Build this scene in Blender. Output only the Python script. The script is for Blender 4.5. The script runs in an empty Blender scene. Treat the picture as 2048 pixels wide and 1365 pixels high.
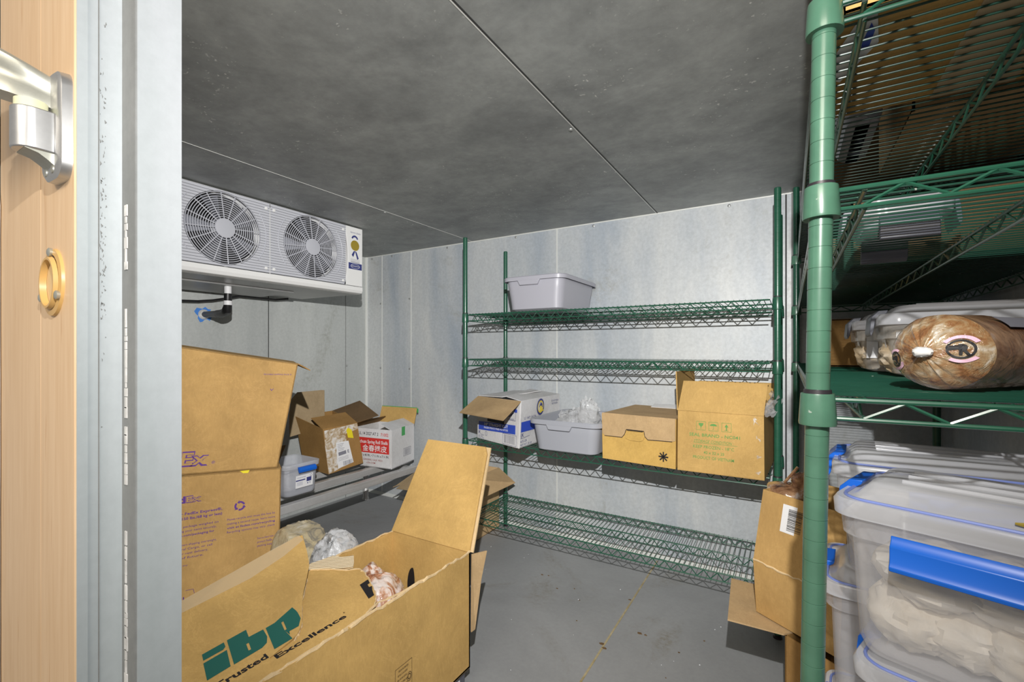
import bpy, math, random
from mathutils import Vector, Matrix, noise
random.seed(7)
SC = bpy.context.scene
COL = SC.collection
V = Vector
PI = math.pi

# ------------------------------------------------------------------ materials
def new_mat(name):
    m = bpy.data.materials.new(name); m.use_nodes = True
    nt = m.node_tree; b = nt.nodes['Principled BSDF']
    return m, nt, b

def simple(name, col, rough=.5, metal=0.0, spec=.5, alpha=1.0, coat=0.0):
    m, nt, b = new_mat(name)
    b.inputs['Base Color'].default_value = (*col, 1)
    b.inputs['Roughness'].default_value = rough
    b.inputs['Metallic'].default_value = metal
    b.inputs['Specular IOR Level'].default_value = spec
    b.inputs['Alpha'].default_value = alpha
    b.inputs['Coat Weight'].default_value = coat
    return m

def link(nt, a, b): nt.links.new(a, b)

def ramp(nt, fac, stops):
    r = nt.nodes.new('ShaderNodeValToRGB'); e = r.color_ramp.elements
    while len(e) < len(stops): e.new(.5)
    for i, (p, c) in enumerate(stops):
        e[i].position = p; e[i].color = (*c, 1) if len(c) == 3 else c
    link(nt, fac, r.inputs[0]); return r.outputs[0]

def tex(nt, scale, detail=4, rough=.55, stretch=(1, 1, 1), dist=0.0):
    tc = nt.nodes.new('ShaderNodeTexCoord'); mp = nt.nodes.new('ShaderNodeMapping')
    mp.inputs['Scale'].default_value = stretch
    n = nt.nodes.new('ShaderNodeTexNoise')
    n.inputs['Scale'].default_value = scale; n.inputs['Detail'].default_value = detail
    n.inputs['Roughness'].default_value = rough; n.inputs['Distortion'].default_value = dist
    link(nt, tc.outputs['Object'], mp.inputs[0]); link(nt, mp.outputs[0], n.inputs['Vector'])
    return n.outputs['Fac']

def mix(nt, fac, a, b, mode='MIX'):
    n = nt.nodes.new('ShaderNodeMix'); n.data_type = 'RGBA'; n.blend_type = mode
    if hasattr(fac, 'links'): link(nt, fac, n.inputs[0])
    else: n.inputs[0].default_value = fac
    for s, i in ((a, 6), (b, 7)):
        if hasattr(s, 'links'): link(nt, s, n.inputs[i])
        else: n.inputs[i].default_value = (*s, 1)
    return n.outputs[2]

def bump(nt, b, h, strength=.2, dist=.002):
    n = nt.nodes.new('ShaderNodeBump'); n.inputs['Strength'].default_value = strength
    n.inputs['Distance'].default_value = dist
    link(nt, h, n.inputs['Height']); link(nt, n.outputs[0], b.inputs['Normal'])

def galv(name, c0, c1, speck=None, rough=.5, metal=.25, big=2.2, streak=(1, 1, 1), fine=60, stain=None, amt=.5):
    m, nt, b = new_mat(name)
    base = ramp(nt, tex(nt, big, 6, .6, streak, .6), [(.32, c0), (.68, c1)])
    f = ramp(nt, tex(nt, fine, 5, .7), [(.3, (.62, .62, .62)), (.7, (1, 1, 1))])
    base = mix(nt, amt, base, f, 'MULTIPLY')
    if speck:
        s = ramp(nt, tex(nt, 80, 2, .5), [(.67, (0, 0, 0)), (.72, (1, 1, 1))])
        s2 = ramp(nt, tex(nt, 3.5, 3, .6), [(.48, (0, 0, 0)), (.66, (1, 1, 1))])
        base = mix(nt, mix(nt, 1.0, s, s2, 'MULTIPLY'), base, speck)
    if stain:
        s = ramp(nt, tex(nt, 1.7, 7, .72, (1, 1, 1), .8), [(.56, (0, 0, 0)), (.72, (1, 1, 1))])
        s2 = ramp(nt, tex(nt, 45, 6, .75), [(.4, (0, 0, 0)), (.62, (1, 1, 1))])
        base = mix(nt, mix(nt, 1.0, s, s2, 'MULTIPLY'), base, stain)
    link(nt, base, b.inputs['Base Color'])
    b.inputs['Metallic'].default_value = metal; b.inputs['Roughness'].default_value = rough
    bump(nt, b, tex(nt, 3.0, 2), .08, .01)
    return m

def kraft(name, c, var=.12, rough=.8):
    m, nt, b = new_mat(name)
    lo = tuple(x * (1 - var) for x in c); hi = tuple(min(1, x * (1 + var)) for x in c)
    a = ramp(nt, tex(nt, 7, 5, .6), [(.3, lo), (.7, hi)])
    f = ramp(nt, tex(nt, 160, 3, .7, (1, 1, .35)), [(.3, (.86, .85, .83)), (.7, (1, 1, 1))])
    base = mix(nt, .75, a, f, 'MULTIPLY')
    big = ramp(nt, tex(nt, 2.6, 4, .6, (1, 1, 1), .6), [(.3, (.80, .79, .77)), (.62, (1, 1, 1))])
    base = mix(nt, 1.0, base, big, 'MULTIPLY')
    cr = ramp(nt, tex(nt, 5, 7, .8, (1, 1, 1), 1.5), [(.485, (0, 0, 0)), (.5, (1, 1, 1)), (.515, (0, 0, 0))])
    base = mix(nt, mix(nt, 1.0, cr, (.22, .22, .22), 'MULTIPLY'), base, tuple(min(1, x * 1.35 + .03) for x in c))
    link(nt, base, b.inputs['Base Color'])
    b.inputs['Roughness'].default_value = rough; b.inputs['Specular IOR Level'].default_value = .25
    bump(nt, b, tex(nt, 28, 5, .65), .12, .002)
    return m

M = {}
M['wall'] = galv('galvanised_wall', (.37, .42, .48), (.61, .625, .62), rough=.5, metal=.12, big=1.6, streak=(1.6, 1.6, .35), stain=(.30, .29, .25), amt=.5)
M['wall_left'] = galv('galvanised_left_wall', (.40, .42, .415), (.58, .60, .58), rough=.55, metal=.1, big=1.3, streak=(1.5, 1.5, .3), stain=(.27, .27, .23), amt=.4)
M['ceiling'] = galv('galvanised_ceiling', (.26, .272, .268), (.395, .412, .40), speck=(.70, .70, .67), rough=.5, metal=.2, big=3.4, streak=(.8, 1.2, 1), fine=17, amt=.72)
M['floor'] = galv('galvanised_floor', (.285, .293, .30), (.37, .378, .385), rough=.5, metal=.1, big=1.6, stain=(.22, .20, .15), amt=.25)
M['seam'] = simple('bright_seam', (.72, .73, .70), .45, .2)
M['seam_dark'] = simple('dark_seam', (.03, .03, .03), .6)
M['floor_seam'] = galv('floor_seam_caulk', (.34, .27, .13), (.55, .47, .30), rough=.7, metal=0, big=20)
M['jamb'] = galv('jamb_metal', (.44, .49, .50), (.58, .61, .645), rough=.42, metal=.2, big=1.8, streak=(2, 2, .25), amt=.2)
M['jamb_dull'] = galv('jamb_gasket_grey', (.19, .195, .19), (.28, .285, .28), rough=.6, metal=.1, big=3, streak=(3, 3, .6), amt=.4)
M['caulk'] = galv('caulk_white', (.55, .54, .52), (.8, .79, .77), rough=.7, metal=0, big=30, amt=.3)
M['rust'] = simple('screw_steel', (.42, .43, .42), .4, .6)
M['steel'] = galv('cast_steel', (.50, .50, .50), (.62, .62, .61), rough=.34, metal=.85, big=8, fine=120, amt=.2)
M['steel_dull'] = galv('dull_cast_steel', (.42, .42, .36), (.56, .56, .50), rough=.42, metal=.7, big=8, fine=90, amt=.3)
M['nylon'] = simple('cream_nylon', (.72, .72, .48), .5)
M['alu'] = galv('aluminium', (.50, .49, .48), (.62, .62, .62), rough=.35, metal=.35, big=4, streak=(4, .5, 4), amt=.2)

def wood(name, c0, c1):
    m, nt, b = new_mat(name)
    g = tex(nt, 9, 6, .65, (9, 9, .45), .5)
    base = ramp(nt, g, [(.3, c0), (.7, c1)])
    st = ramp(nt, tex(nt, 26, 3, .5, (6, 6, .25)), [(.66, (1, 1, 1)), (.74, (.80, .68, .55))])
    base = mix(nt, .7, base, st, 'MULTIPLY')
    link(nt, base, b.inputs['Base Color']); b.inputs['Roughness'].default_value = .45
    bump(nt, b, g, .05, .002)
    return m
M['tan'] = wood('tan_board', (.70, .47, .265), (.80, .575, .36))
M['plaster'] = galv('pale_plaster', (.62, .55, .47), (.75, .68, .60), rough=.8, metal=0, big=18)
M['oval_pale'] = simple('pale_amber', (.74, .52, .27), .45)
M['oval'] = simple('amber_plastic', (.62, .38, .13), .35)

def epoxy(name, c):
    m, nt, b = new_mat(name)
    base = ramp(nt, tex(nt, 30, 4, .6), [(.3, tuple(x * .82 for x in c)), (.7, c)])
    ch = ramp(nt, tex(nt, 70, 3, .6), [(.73, (0, 0, 0)), (.76, (.7, .7, .7))])
    base = mix(nt, ch, base, (.45, .50, .44))
    link(nt, base, b.inputs['Base Color'])
    b.inputs['Roughness'].default_value = .3; b.inputs['Coat Weight'].default_value = .3
    b.inputs['Coat Roughness'].default_value = .15
    return m
M['green'] = epoxy('green_epoxy', (.020, .105, .062))
M['green_pale'] = epoxy('green_epoxy_pale', (.085, .205, .135))  # paler green, for the front post and the rack collars
M['green_shaded'] = epoxy('green_epoxy_shaded', (.012, .062, .040))  # darker copy of the green: underside shade put into the rack deck colour
M['sleeve'] = simple('black_sleeve', (.03, .025, .03), .4)

M['kraft'] = kraft('kraft_board', (.54, .335, .125))
M['kraft_gold'] = kraft('kraft_board_gold', (.60, .385, .135))
M['kraft_yellow'] = kraft('kraft_board_yellow', (.64, .41, .12))
M['kraft_pale'] = kraft('kraft_board_pale', (.56, .39, .21))
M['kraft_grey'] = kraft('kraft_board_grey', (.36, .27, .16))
M['kraft_brown'] = kraft('kraft_board_brown', (.37, .21, .07))
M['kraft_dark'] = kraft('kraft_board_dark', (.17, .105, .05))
M['kraft_torn'] = kraft('torn_board_edge', (.72, .54, .31))
M['white_board'] = kraft('white_board', (.74, .74, .76), .03)
M['corr'] = None
def corr():
    m, nt, b = new_mat('exposed_corrugation')
    tc = nt.nodes.new('ShaderNodeTexCoord'); mp = nt.nodes.new('ShaderNodeMapping')
    mp.inputs['Rotation'].default_value = (0, 0, math.radians(35))
    w = nt.nodes.new('ShaderNodeTexWave'); w.inputs['Scale'].default_value = 42; w.inputs['Distortion'].default_value = .8
    link(nt, tc.outputs['Object'], mp.inputs[0]); link(nt, mp.outputs[0], w.inputs['Vector'])
    link(nt, ramp(nt, w.outputs['Fac'], [(.2, (.60, .44, .24)), (.55, (.88, .76, .55))]), b.inputs['Base Color'])
    b.inputs['Roughness'].default_value = .9; bump(nt, b, w.outputs['Fac'], .6, .003)
    return m
M['corr'] = corr()
M['ink_black'] = simple('ink_black', (.012, .011, .013), .6)
M['ink_grey'] = simple('ink_grey', (.22, .22, .26), .6)
M['ink_brown'] = simple('ink_dark_brown', (.06, .035, .015), .7)
M['ink_purple'] = simple('ink_purple', (.105, .035, .24), .7)
M['ink_green'] = simple('ink_green', (.012, .105, .085), .6)
M['ink_leaf'] = simple('ink_leaf_green', (.12, .30, .07), .7)
M['ink_red'] = simple('ink_red', (.62, .035, .03), .6)
M['ink_maroon'] = simple('ink_maroon', (.30, .06, .05), .6)
M['ink_blue'] = simple('ink_blue', (.035, .085, .52), .5)
M['ink_navy'] = simple('ink_navy', (.04, .05, .20), .5)
M['ink_yellow'] = simple('ink_yellow', (.80, .62, .06), .5)
M['paper'] = simple('white_paper', (.80, .80, .81), .5)
M['gold'] = simple('gold_foil', (.55, .40, .06), .35, .5)
M['pink'] = simple('pink_ink', (.82, .52, .66), .5)
M['yellow_tag'] = simple('yellow_tag', (.80, .66, .02), .5)
M['green_tape'] = simple('green_tape', (.05, .36, .09), .4)
M['blue_tape'] = simple('blue_tape', (.06, .22, .62), .6)

M['evap_grey'] = None
def louvre():
    m, nt, b = new_mat('grey_louvred_plastic')
    tc = nt.nodes.new('ShaderNodeTexCoord'); sp = nt.nodes.new('ShaderNodeSeparateXYZ')
    link(nt, tc.outputs['Object'], sp.inputs[0])
    mu = nt.nodes.new('ShaderNodeMath'); mu.operation = 'MULTIPLY'; mu.inputs[1].default_value = 78.0
    fr = nt.nodes.new('ShaderNodeMath'); fr.operation = 'FRACT'
    link(nt, sp.outputs['Z'], mu.inputs[0]); link(nt, mu.outputs[0], fr.inputs[0])
    link(nt, ramp(nt, fr.outputs[0], [(.0, (.14, .145, .16)), (.12, (.16, .165, .18)), (.22, (.56, .57, .62)), (1, (.53, .54, .59))]), b.inputs['Base Color'])
    b.inputs['Roughness'].default_value = .45
    bump(nt, b, fr.outputs[0], .35, .003)
    return m
M['evap_grey'] = louvre()
M['guard'] = simple('grey_guard_plastic', (.50, .51, .56), .45)
M['cavity'] = simple('cavity_shade_black', (.012, .012, .014), .6)
M['blade'] = simple('fan_blade', (.26, .27, .31), .4)
M['evap_white'] = simple('white_enamel', (.82, .82, .81), .35)
M['evap_under'] = galv('drain_pan_metal', (.36, .36, .36), (.46, .46, .45), rough=.35, metal=.4, big=4, amt=.2)
M['black'] = simple('black_rubber', (.012, .012, .013), .4)
M['tote'] = simple('grey_tote_plastic', (.42, .42, .475), .38)
M['tote_cool'] = simple('grey_tote_plastic_cool', (.36, .375, .42), .38)
M['clip_blue'] = simple('blue_clip', (.006, .125, .62), .32)
M['clip_navy'] = simple('navy_clip', (.03, .05, .16), .4)
M['clip_grey'] = simple('grey_clip', (.10, .105, .13), .4)
M['gasket'] = simple('blue_gasket', (.22, .30, .72), .4, alpha=.75)

def clear(name, c, alpha, rough=.22, grow=.45):
    m, nt, b = new_mat(name)
    b.inputs['Base Color'].default_value = (*c, 1); b.inputs['Roughness'].default_value = rough
    fr = nt.nodes.new('ShaderNodeLayerWeight'); fr.inputs['Blend'].default_value = .35
    mr = nt.nodes.new('ShaderNodeMapRange')
    mr.inputs['To Min'].default_value = alpha; mr.inputs['To Max'].default_value = min(1, alpha + grow)
    link(nt, fr.outputs['Facing'], mr.inputs['Value']); link(nt, mr.outputs[0], b.inputs['Alpha'])
    return m
M['frost'] = clear('frosted_polypropylene', (.86, .86, .90), .15, .2, .3)
M['lid'] = clear('frosted_lid', (.74, .75, .79), .42, .18)
M['clearbox'] = clear('clear_polypropylene', (.62, .64, .70), .34)
M['dimbox'] = clear('clear_box', (.60, .57, .52), .28)
M['film'] = clear('plastic_film', (.80, .81, .83), .22, .12)

def lumps(name, stops, scale, rough=.3, dist=.8, bs=.4, coat=.4):
    m, nt, b = new_mat(name)
    n = tex(nt, scale, 5, .6, (1, 1, 1), dist)
    link(nt, ramp(nt, n, stops), b.inputs['Base Color'])
    b.inputs['Roughness'].default_value = rough; b.inputs['Coat Weight'].default_value = coat
    bump(nt, b, tex(nt, scale * 1.7, 4, .6, (1, 1, 1), 1.0), bs, .006)
    return m
M['meat'] = lumps('frozen_meat_in_film', [(.32, (.12, .03, .015)), (.44, (.33, .13, .06)), (.50, (.50, .28, .18)), (.55, (.68, .56, .50)), (.70, (.78, .74, .72))], 13, .25, 1.6, .6)
M['meat_brown'] = lumps('brown_meat_in_shiny_film', [(.34, (.05, .02, .012)), (.46, (.20, .10, .05)), (.56, (.34, .20, .11)), (.68, (.58, .54, .52))], 14, .15, 1.2, .7, .9)
M['chub'] = lumps('ground_meat_in_film', [(.30, (.10, .045, .02)), (.42, (.27, .125, .05)), (.50, (.34, .20, .095)), (.58, (.40, .29, .17)), (.68, (.60, .53, .44))], 34, .2, .9, .7, .8)
M['chub_side'] = lumps('ground_meat_film_side', [(.35, (.14, .06, .03)), (.6, (.40, .24, .14)), (.7, (.5, .42, .38))], 22, .2)
M['dough'] = lumps('cream_dough', [(.3, (.52, .42, .28)), (.42, (.74, .66, .54)), (.7, (.86, .82, .76))], 12, .45, .6, .5, .1)
M['bread'] = lumps('tan_dumplings', [(.3, (.30, .21, .11)), (.5, (.56, .43, .27)), (.7, (.72, .62, .48))], 18, .5, .5, .5, .1)
M['bag'] = lumps('frosty_plastic_bag', [(.34, (.16, .165, .17)), (.44, (.42, .43, .44)), (.62, (.56, .57, .59)), (.78, (.72, .73, .76))], 26, .28, 1.2, .8)
M['wrapbag'] = lumps('film_over_cardboard', [(.34, (.22, .20, .16)), (.46, (.45, .38, .24)), (.6, (.52, .46, .33)), (.76, (.70, .70, .69))], 18, .25, 1.0, .7)
M['tape'] = clear('packing_tape', (.78, .66, .46), .30, .12)
M['tape_white'] = lumps('crumpled_clear_tape', [(.36, (.38, .26, .13)), (.5, (.62, .52, .40)), (.66, (.80, .79, .78))], 24, .2, 1.2, .6)
M['chub_clip'] = simple('pale_clip', (.78, .77, .76), .4)
M['frost_snow'] = simple('frost_crumbs', (.78, .80, .84), .6)
M['mustard'] = simple('mustard_smear', (.34, .25, .04), .4)

# ------------------------------------------------------------------ mesh building
class MB:
    def __init__(s): s.v = []; s.f = []
    def add(s, vs, fs):
        o = len(s.v); s.v += [V(p) for p in vs]; s.f += [tuple(i + o for i in f) for f in fs]
    def box(s, x0, x1, y0, y1, z0, z1):
        s.add([(x, y, z) for z in (z0, z1) for y in (y0, y1) for x in (x0, x1)],
              [(0, 2, 3, 1), (4, 5, 7, 6), (0, 1, 5, 4), (2, 6, 7, 3), (0, 4, 6, 2), (1, 3, 7, 5)])
    def slab(s, poly, th, nrm=None):
        """polygon given a thickness th to the side opposite its normal"""
        p = [V(q) for q in poly]; n = len(p)
        if nrm is None:
            nrm = V((0, 0, 0))
            for i in range(n): nrm += (p[i]).cross(p[(i + 1) % n])
        nrm = V(nrm).normalized()
        q = [a - nrm * th for a in p]
        s.add(p + q, [tuple(range(n)), tuple(range(2 * n - 1, n - 1, -1))] + [(i, i + n, (i + 1) % n + n, (i + 1) % n) for i in range(n)])
    def face(s, poly): s.add(poly, [tuple(range(len(poly)))])
    def tube(s, a, b, r, n=6, caps=True, r2=None):
        a = V(a); b = V(b); d = (b - a)
        if d.length < 1e-9: return
        d.normalize(); u = d.orthogonal().normalized(); w = d.cross(u)
        r2 = r if r2 is None else r2
        vs = []
        for p, rr in ((a, r), (b, r2)):
            for k in range(n):
                t = 2 * PI * k / n; vs.append(p + u * (rr * math.cos(t)) + w * (rr * math.sin(t)))
        fs = [(k, (k + 1) % n, n + (k + 1) % n, n + k) for k in range(n)]
        if caps: fs += [tuple(range(n - 1, -1, -1)), tuple(range(n, 2 * n))]
        s.add(vs, fs)
    def path(s, pts, r, n=8):
        pts = [V(p) for p in pts]; rings = []
        prev = None
        for i, p in enumerate(pts):
            d = (pts[min(i + 1, len(pts) - 1)] - pts[max(i - 1, 0)]).normalized()
            u = d.orthogonal().normalized() if prev is None else (prev - d * prev.dot(d)).normalized()
            prev = u; w = d.cross(u)
            rr = r[i] if isinstance(r, (list, tuple)) else r
            rings.append([p + u * (rr * math.cos(2 * PI * k / n)) + w * (rr * math.sin(2 * PI * k / n)) for k in range(n)])
        vs = [q for g in rings for q in g]; fs = []
        for i in range(len(rings) - 1):
            for k in range(n):
                a = i * n + k; b = i * n + (k + 1) % n; fs.append((a, b, b + n, a + n))
        fs += [tuple(range(n - 1, -1, -1)), tuple(range(len(vs) - n, len(vs)))]
        s.add(vs, fs)
    def loft(s, loops, close0=False, close1=False):
        n = len(loops[0]); vs = [p for l in loops for p in l]; fs = []
        for i in range(len(loops) - 1):
            for k in range(n):
                a = i * n + k; b = i * n + (k + 1) % n; fs.append((a, b, b + n, a + n))
        if close0: fs.append(tuple(range(n - 1, -1, -1)))
        if close1: fs.append(tuple(range(len(vs) - n, len(vs))))
        s.add(vs, fs)
    def lathe(s, o, prof, n=20, axis=V((0, 0, 1))):
        o = V(o); axis = V(axis).normalized(); u = axis.orthogonal().normalized(); w = axis.cross(u)
        s.loft([[o + axis * h + u * (r * math.cos(2 * PI * k / n)) + w * (r * math.sin(2 * PI * k / n)) for k in range(n)] for r, h in prof], True, True)
    def xf(s, fn): s.v = [V(fn(p)) for p in s.v]; return s

_tc = {}
def text_geo(t, bold=0.0, res=2):
    key = (t, bold)
    if key in _tc: return _tc[key]
    cu = bpy.data.curves.new('t', 'FONT'); cu.body = t; cu.size = 1.0; cu.offset = bold; cu.resolution_u = res
    o = bpy.data.objects.new('t', cu); COL.objects.link(o)
    dg = bpy.context.evaluated_depsgraph_get()
    me = bpy.data.meshes.new_from_object(o.evaluated_get(dg))
    vs = [v.co.copy() for v in me.vertices]; fs = [tuple(p.vertices) for p in me.polygons]
    bpy.data.objects.remove(o); bpy.data.curves.remove(cu); bpy.data.meshes.remove(me)
    _tc[key] = (vs, fs); return _tc[key]

def put_text(mb, fn, t, x, y, h, w=None, bold=0.0, shear=0.0, align='L', flip=False):
    """text drawn in the (x, y) plane of surface function fn; h is the capital height, w an optional fitted width"""
    vs, fs = text_geo(t, bold)
    if not vs: return
    x0 = min(v.x for v in vs); x1 = max(v.x for v in vs)
    ky = h / .70; kx = ky if w is None else w / max(1e-6, x1 - x0)
    W = (x1 - x0) * kx
    ox = x - (W / 2 if align == 'C' else W if align == 'R' else 0)
    out = []
    for v in vs:
        a = (v.x - x0) * kx + shear * v.y * ky; b = v.y * ky
        if flip: a, b = W - a, h - b
        out.append(fn(ox + a, y + b))
    mb.add(out, fs)

def put_rect(mb, fn, x0, y0, x1, y1, sub=1):
    mb.add([fn(x0, y0), fn(x1, y0), fn(x1, y1), fn(x0, y1)], [(0, 1, 2, 3)])
def put_poly(mb, fn, pts): mb.face([fn(*p) for p in pts])
def put_line(mb, fn, a, b, w):
    dx, dy = b[0] - a[0], b[1] - a[1]; L = math.hypot(dx, dy) or 1; nx, ny = -dy / L * w / 2, dx / L * w / 2
    mb.face([fn(a[0] + nx, a[1] + ny), fn(a[0] - nx, a[1] - ny), fn(b[0] - nx, b[1] - ny), fn(b[0] + nx, b[1] + ny)])
def put_frame(mb, fn, x0, y0, x1, y1, w):
    for a, b in (((x0, y0), (x1, y0)), ((x1, y0), (x1, y1)), ((x1, y1), (x0, y1)), ((x0, y1), (x0, y0))): put_line(mb, fn, a, b, w)
def put_ring(mb, fn, cx, cy, r0, r1, a0=0, a1=360, n=28, sy=1.0):
    A = [math.radians(a0 + (a1 - a0) * k / n) for k in range(n + 1)]
    vs = [fn(cx + r * math.cos(a), cy + sy * r * math.sin(a)) for a in A for r in (r0, r1)]
    mb.add(vs, [(2 * k, 2 * k + 1, 2 * k + 3, 2 * k + 2) for k in range(n)])
def put_disc(mb, fn, cx, cy, r, n=24, sy=1.0):
    mb.face([fn(cx + r * math.cos(2 * PI * k / n), cy + sy * r * math.sin(2 * PI * k / n)) for k in range(n)])
def put_bars(mb, fn, x0, y0, x1, y1, seed=1, vertical=True):
    r = random.Random(seed); p = 0.0; L = (x1 - x0) if vertical else (y1 - y0)
    while p < L:
        w = r.choice((.012, .02, .03)) * L; 
        if vertical: put_rect(mb, fn, x0 + p, y0, min(x0 + p + w, x1), y1)
        else: put_rect(mb, fn, x0, y0 + p, x1, min(y0 + p + w, y1))
        p += w + r.choice((.014, .022, .035)) * L

def plane(o, ex, ey, off=.0006):
    """surface function of a flat face: origin o, unit x and y, lifted off the face"""
    o = V(o); ex = V(ex).normalized(); ey = V(ey).normalized(); n = ex.cross(ey) * off
    return lambda x, y: o + ex * x + ey * y + n

def obj(name, mb, mat, parent=None, smooth=False, bevel=0, label=None, stuff=False, seg=2, angle=40):
    me = bpy.data.meshes.new(name); me.from_pydata(mb.v, [], mb.f); me.update()
    o = bpy.data.objects.new(name, me); COL.objects.link(o)
    me.materials.append(mat)
    if smooth:
        me.polygons.foreach_set('use_smooth', [True] * len(me.polygons))
        me.set_sharp_from_angle(angle=math.radians(angle))
    if bevel:
        b = o.modifiers.new('bevel', 'BEVEL'); b.width = bevel; b.segments = seg; b.limit_method = 'ANGLE'; b.angle_limit = math.radians(35)
    if parent is not None:
        o.parent = parent
        if parent.type == 'EMPTY': o.matrix_parent_inverse = Matrix.Translation(-parent.location)
    if label: o['label'] = label
    if stuff: o['kind'] = 'stuff'
    return o

def thing(name, label, cat, loc, group=None):
    o = bpy.data.objects.new(name, None); COL.objects.link(o); o.location = loc; o.empty_display_size = .05
    o['label'] = label; o['category'] = cat
    if group: o['group'] = group
    return o
def tag(o, label, cat, group=None):
    o['label'] = label; o['category'] = cat
    if group: o['group'] = group
    return o
def struct(o): o['kind'] = 'structure'; return o

# ------------------------------------------------------------------ the room
XL, XR, YF, YB, ZC = -2.885, .535, .3125, 2.52, 1.856
T = .09
def one_box(name, mat, *a, bevel=0):
    m = MB(); m.box(*a); return obj(name, m, mat, bevel=bevel)
struct(one_box('floor', M['floor'], XL - T, XR + T, -1.2, YB + T, -.06, 0))
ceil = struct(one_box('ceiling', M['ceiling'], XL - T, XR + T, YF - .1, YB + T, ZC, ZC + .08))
wb = struct(one_box('wall_back', M['wall'], XL - T, XR + T, YB, YB + T, 0, ZC))
wl = struct(one_box('wall_left', M['wall_left'], XL - T, XL, YF - .1, YB, 0, ZC))
struct(one_box('wall_right', M['wall'], XR, XR + T, YF - .1, YB, 0, ZC))
# front wall with the doorway left open
m = MB(); m.box(XL - T, -.90, .2125, YF, 0, 2.3); m.box(.22, XR + T + .6, .2125, YF, 0, 2.3); m.box(-.90, .22, .2125, YF, 1.856, 2.3)
struct(obj('wall_front', m, M['wall_left']))

# seams and rivets are parts of the wall they sit on
def seam_v(parent, x, y, mat, w=.006, d=.002, axis='x'):
    m = MB()
    if axis == 'x': m.box(x - w / 2, x + w / 2, y - d, y, .0, ZC)
    else: m.box(y, y + d, x - w / 2, x + w / 2, 0, ZC)
    obj('panel_seam', m, mat, parent)
for x, mat in ((-2.709, M['seam']), (-2.404, M['seam']), (-1.209, M['seam']), (-.016, M['seam_dark'])):
    seam_v(wb, x, YB, mat, .007)
for y in (1.718, 2.32): seam_v(wl, y, XL, M['seam_dark'] if y < 2 else M['jamb_dull'], .0045, .0015, 'y')
m = MB(); m.box(XL, XL + .012, YB - .012, YB, 0, ZC); obj('corner_strip', m, M['seam'], wb)
m = MB(); m.box(XL, XR, YB - .003, YB, ZC - .006, ZC); obj('top_strip', m, M['seam'], wb)
for x in (-.612, -1.842):
    if x > -1: m = MB(); m.box(x - .001, x + .003, YF, YB, ZC - .002, ZC); obj('panel_seam', m, M['seam_dark'], ceil)
    m = MB(); m.box(x - (.0055 if x > -1 else .003), x - .001, YF, YB, ZC - .0015, ZC); obj('panel_seam', m, M['seam'], ceil)
def rivet(parent, p, n, r=.008):
    m = MB(); m.lathe(p, [(r, 0), (r * .9, r * .3), (r * .5, r * .5), (.0005, r * .55)], 12, n); obj('rivet', m, M['rust'], parent, True)
for x, z in ((-2.82, 1.838), (-2.60, 1.838), (-2.06, 1.838), (-1.50, 1.84), (-.975, 1.838), (-.26, 1.838), (-2.42, 1.50), (-2.725, 1.48), (-2.42, .98), (-2.725, .98), (-1.22, .965), (-1.222, .40), (.02, .935), (.02, .30), (.02, 1.50)):
    rivet(wb, (x, YB, z), (0, -1, 0))
for x, y in ((-.63, 1.42), (-1.86, 1.75), (-.63, .62)): rivet(ceil, (x, y, ZC), (0, 0, -1))
rivet(wl, (XL, 2.33, 1.0), (1, 0, 0))
fl = bpy.data.objects['floor']
m = MB(); m.box(-.6035, -.5965, -.2, 2.47, 0, .0015); obj('panel_seam', m, M['floor_seam'], fl)
m = MB(); m.slab([(XL, YB, .018), (XL, YB - .02, .0), (XR, YB - .02, .0), (XR, YB, .018)], -.001); struct(obj('baseboard_back', m, M['seam']))
# crumbs of frost and dirt on the floor
m = MB(); r = random.Random(4)
for k in range(46):
    x = r.uniform(-2.0, -.1); y = r.uniform(1.1, 2.2); q = r.uniform(.0008, .0026)
    m.lathe((x, y, 0), [(q, 0), (q * .8, q * .5), (.0003, q * .7)], 6)
o = obj('crumbs', m, M['frost_snow'], stuff=True); tag(o, 'scattered pale crumbs of frost on the grey metal floor', 'crumbs')

m = MB(); r = random.Random(15)
for x, y, q in ((-.607, 1.66, .012), (-.592, 1.64, .010), (-.505, 1.80, .012), (-.482, 1.80, .007), (-.61, 2.02, .008), (-1.05, 2.02, .007), (-1.02, 2.03, .005), (-.93, 1.94, .006), (-.86, 1.98, .005), (-.80, 1.90, .004), (-.35, 1.76, .005), (-.28, 1.88, .004), (-.75, 1.75, .004), (-.36, 1.60, .003)):
    a0 = r.uniform(0, 6); m.slab([(x + q * r.uniform(.5, 1.1) * math.cos(a0 + 2 * PI * k / 7), y + q * r.uniform(.25, .7) * math.sin(a0 + 2 * PI * k / 7), .0022) for k in range(7)], .002, (0, 0, 1))
o = obj('debris', m, M['kraft_dark'], stuff=True); tag(o, 'small brown scraps and dirt flecks on the floor beside the seam', 'debris')

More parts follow.
